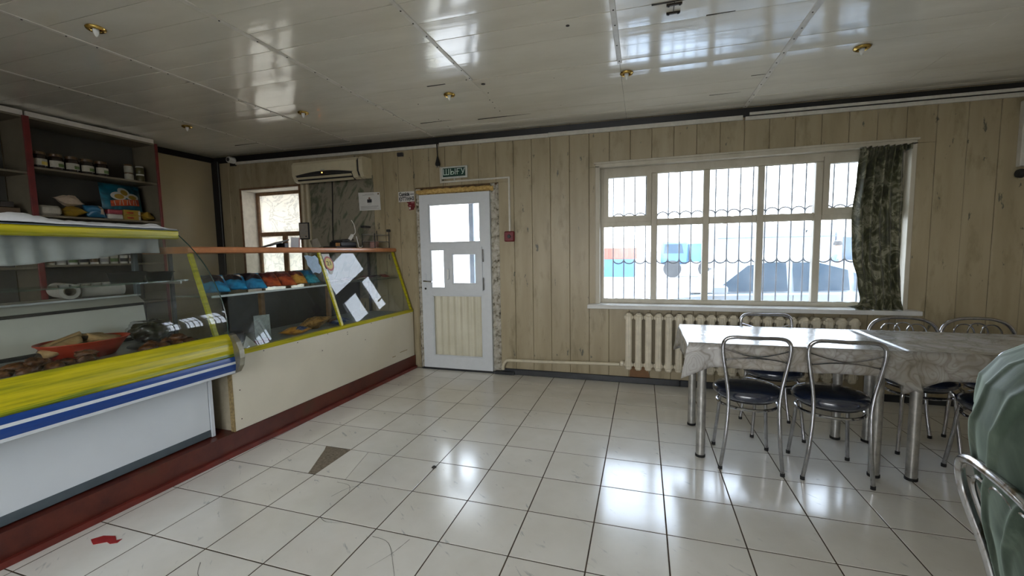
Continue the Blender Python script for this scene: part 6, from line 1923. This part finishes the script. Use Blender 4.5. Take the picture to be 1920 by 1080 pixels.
# box truck
tr = thing('truck', 'white box truck parked across the yard', 'truck', (7.0, 13.5, GZ))
bxx = MB().box(4.75, 7.80, 13.0, 15.0, GZ + 0.95, 2.02, 0.03).build('cargo_box', 'truck_white', tr)
MB().box(4.74, 7.81, 12.985, 13.0, 1.62, 1.65).build('rub_rail', 'fridge_grey', tr)
for k, ch in enumerate('ГАЗЕЛЬ'):
    text_mesh(ch, 0.30, 'lettering', 'ink_grey', tr, wall_text(5.6 + 0.30 * k, 12.98, 1.80), 0.002)
MB().box(4.75, 8.9, 13.2, 14.8, GZ + 0.55, GZ + 0.95).build('chassis', 'tyre', tr)
cabp = [(7.86, GZ + 0.5), (9.7, GZ + 0.5), (9.72, GZ + 0.95), (9.55, GZ + 1.10), (9.0, GZ + 1.20), (8.65, GZ + 1.80), (8.35, GZ + 2.02), (7.86, GZ + 2.04)]
MB().prism(cabp, 13.05, 14.9, 'y').build('cab', 'truck_white', tr)
MB().add([(8.0, 13.04, GZ + 1.25), (8.85, 13.04, GZ + 1.22), (8.58, 13.04, GZ + 1.75), (8.30, 13.04, GZ + 1.88), (8.0, 13.04, GZ + 1.90)], [(0, 1, 2, 3, 4)]).build('cab_window', 'car_glass', tr, solid=0.02)
for x in (5.6, 8.9):
    for y in (13.1, 14.8):
        MB().lathe([(0.15, -0.12), (0.36, -0.12), (0.38, 0), (0.36, 0.12), (0.15, 0.12)], (x, y, GZ + 0.38), 20, 'y').build('wheel', 'tyre', tr, smooth=True)
# walking man
mn = thing('person', 'man in dark clothes standing outside beside the box truck', 'person', (7.10, 11.0, GZ))
mj = [((0, 0, 0.95), (0.12, 0.15)), ((0, 0, 1.15), (0.11, 0.14)), ((0.02, 0, 1.38), (0.12, 0.17)), ((0.03, 0, 1.50), 0.055), ((0.02, 0, 1.60), 0.085), ((0.02, 0, 1.70), 0.07),
      ((0.02, 0.20, 1.40), 0.055), ((-0.02, 0.25, 1.12), 0.045), ((0.02, 0.25, 0.88), 0.036), ((0.04, 0.25, 0.80), 0.03), ((0.02, -0.20, 1.40), 0.055), ((-0.04, -0.25, 1.12), 0.045), ((0.06, -0.24, 0.90), 0.036), ((0.08, -0.24, 0.82), 0.03),
      ((0.0, 0.09, 0.88), 0.09), ((0.06, 0.10, 0.50), 0.065), ((-0.02, 0.10, 0.09), 0.045), ((0.12, 0.10, 0.035), 0.035), ((0.0, -0.09, 0.88), 0.09), ((-0.04, -0.10, 0.50), 0.065), ((-0.14, -0.10, 0.09), 0.045), ((0.0, -0.10, 0.035), 0.035)]
mbn = [(0, 1), (1, 2), (2, 3), (3, 4), (4, 5), (2, 6), (6, 7), (7, 8), (8, 9), (2, 10), (10, 11), (11, 12), (12, 13), (0, 14), (14, 15), (15, 16), (16, 17), (0, 18), (18, 19), (19, 20), (20, 21)]
bo = skin_mesh('body', mj, mbn, 'skin', mn)
tp = [(Vector(p) , (tuple(x * 1.16 for x in r) if hasattr(r, '__len__') else r * 1.22)) for p, r in mj]
sel = [0, 1, 2, 6, 7, 10, 11]
skin_mesh('shirt', [tp[i] for i in sel], [(0, 1), (1, 2), (2, 3), (3, 4), (2, 5), (5, 6)], 'post_blue', mn)
sel = [0, 14, 15, 16, 18, 19, 20]
skin_mesh('trousers', [tp[i] for i in sel], [(0, 1), (1, 2), (2, 3), (0, 4), (4, 5), (5, 6)], 'trousers_dark', mn)
add_ch(mn, 'cap', MB().lathe([(0.092, 1.66), (0.095, 1.70), (0.075, 1.76), (0.02, 1.785)], (0.02, 0, 0), 16), 'hair_dark', True)
mn.rotation_euler = (0, 0, math.radians(-30))
# far vehicles
ft = thing('truck', 'blue tipper truck far across the yard', 'truck', (5.0, 26, GZ))
MB().box(3.55, 5.1, 25.0, 27.2, GZ + 0.75, GZ + 2.1, 0.15).build('cab', 'truck_blue', ft, smooth=True)
MB().add([(3.7, 24.99, GZ + 1.4), (4.8, 24.99, GZ + 1.4), (4.7, 24.99, GZ + 1.95), (3.8, 24.99, GZ + 1.95)], [(0, 1, 2, 3)]).build('cab_window', 'car_glass', ft, solid=0.02)
MB().prism([(5.2, GZ + 0.9), (7.6, GZ + 0.9), (7.8, GZ + 1.95), (5.1, GZ + 1.95)], 25.0, 27.2, 'y').build('tipper_body', 'truck_blue', ft)
for x in (4.2, 6.1, 7.2):
    MB().lathe([(0.2, -0.15), (0.5, -0.15), (0.5, 0.15), (0.2, 0.15)], (x, 25.1, GZ + 0.5), 18, 'y').build('wheel', 'tyre', ft, smooth=True)
cn = thing('shipping_container', 'rust red container far across the yard beyond the car', 'container', (1.0, 26, GZ))
MB().box(-3.0, 2.2, 25.5, 28.0, GZ + 1.1, GZ + 1.78).build('shell', 'rust_red', cn)
for k in range(17):
    MB().box(-2.95 + 0.3 * k, -2.8 + 0.3 * k, 25.46, 25.5, GZ + 1.15, GZ + 1.73).build('rib', 'rust_red', cn)
MB().box(-3.0, 2.1, 25.5, 28.0, GZ + 0.0, GZ + 1.09).build('base_frame', 'truck_blue', cn)
# low hills on the horizon
def hill(u, v):
    x = -60 + 150 * u
    h = 1.2 + 2.5 * max(0, noise.noise(Vector((u * 5, 1.7, 0))) + 0.25)
    return (x, 100 + 30 * v, GZ + (0 if v == 0 else h * math.sin(math.pi * v / 1.2)))
struct(MB().grid(hill, 60, 6).build('hills', 'hill_grey', smooth='all'), 'low pale hills on the horizon')
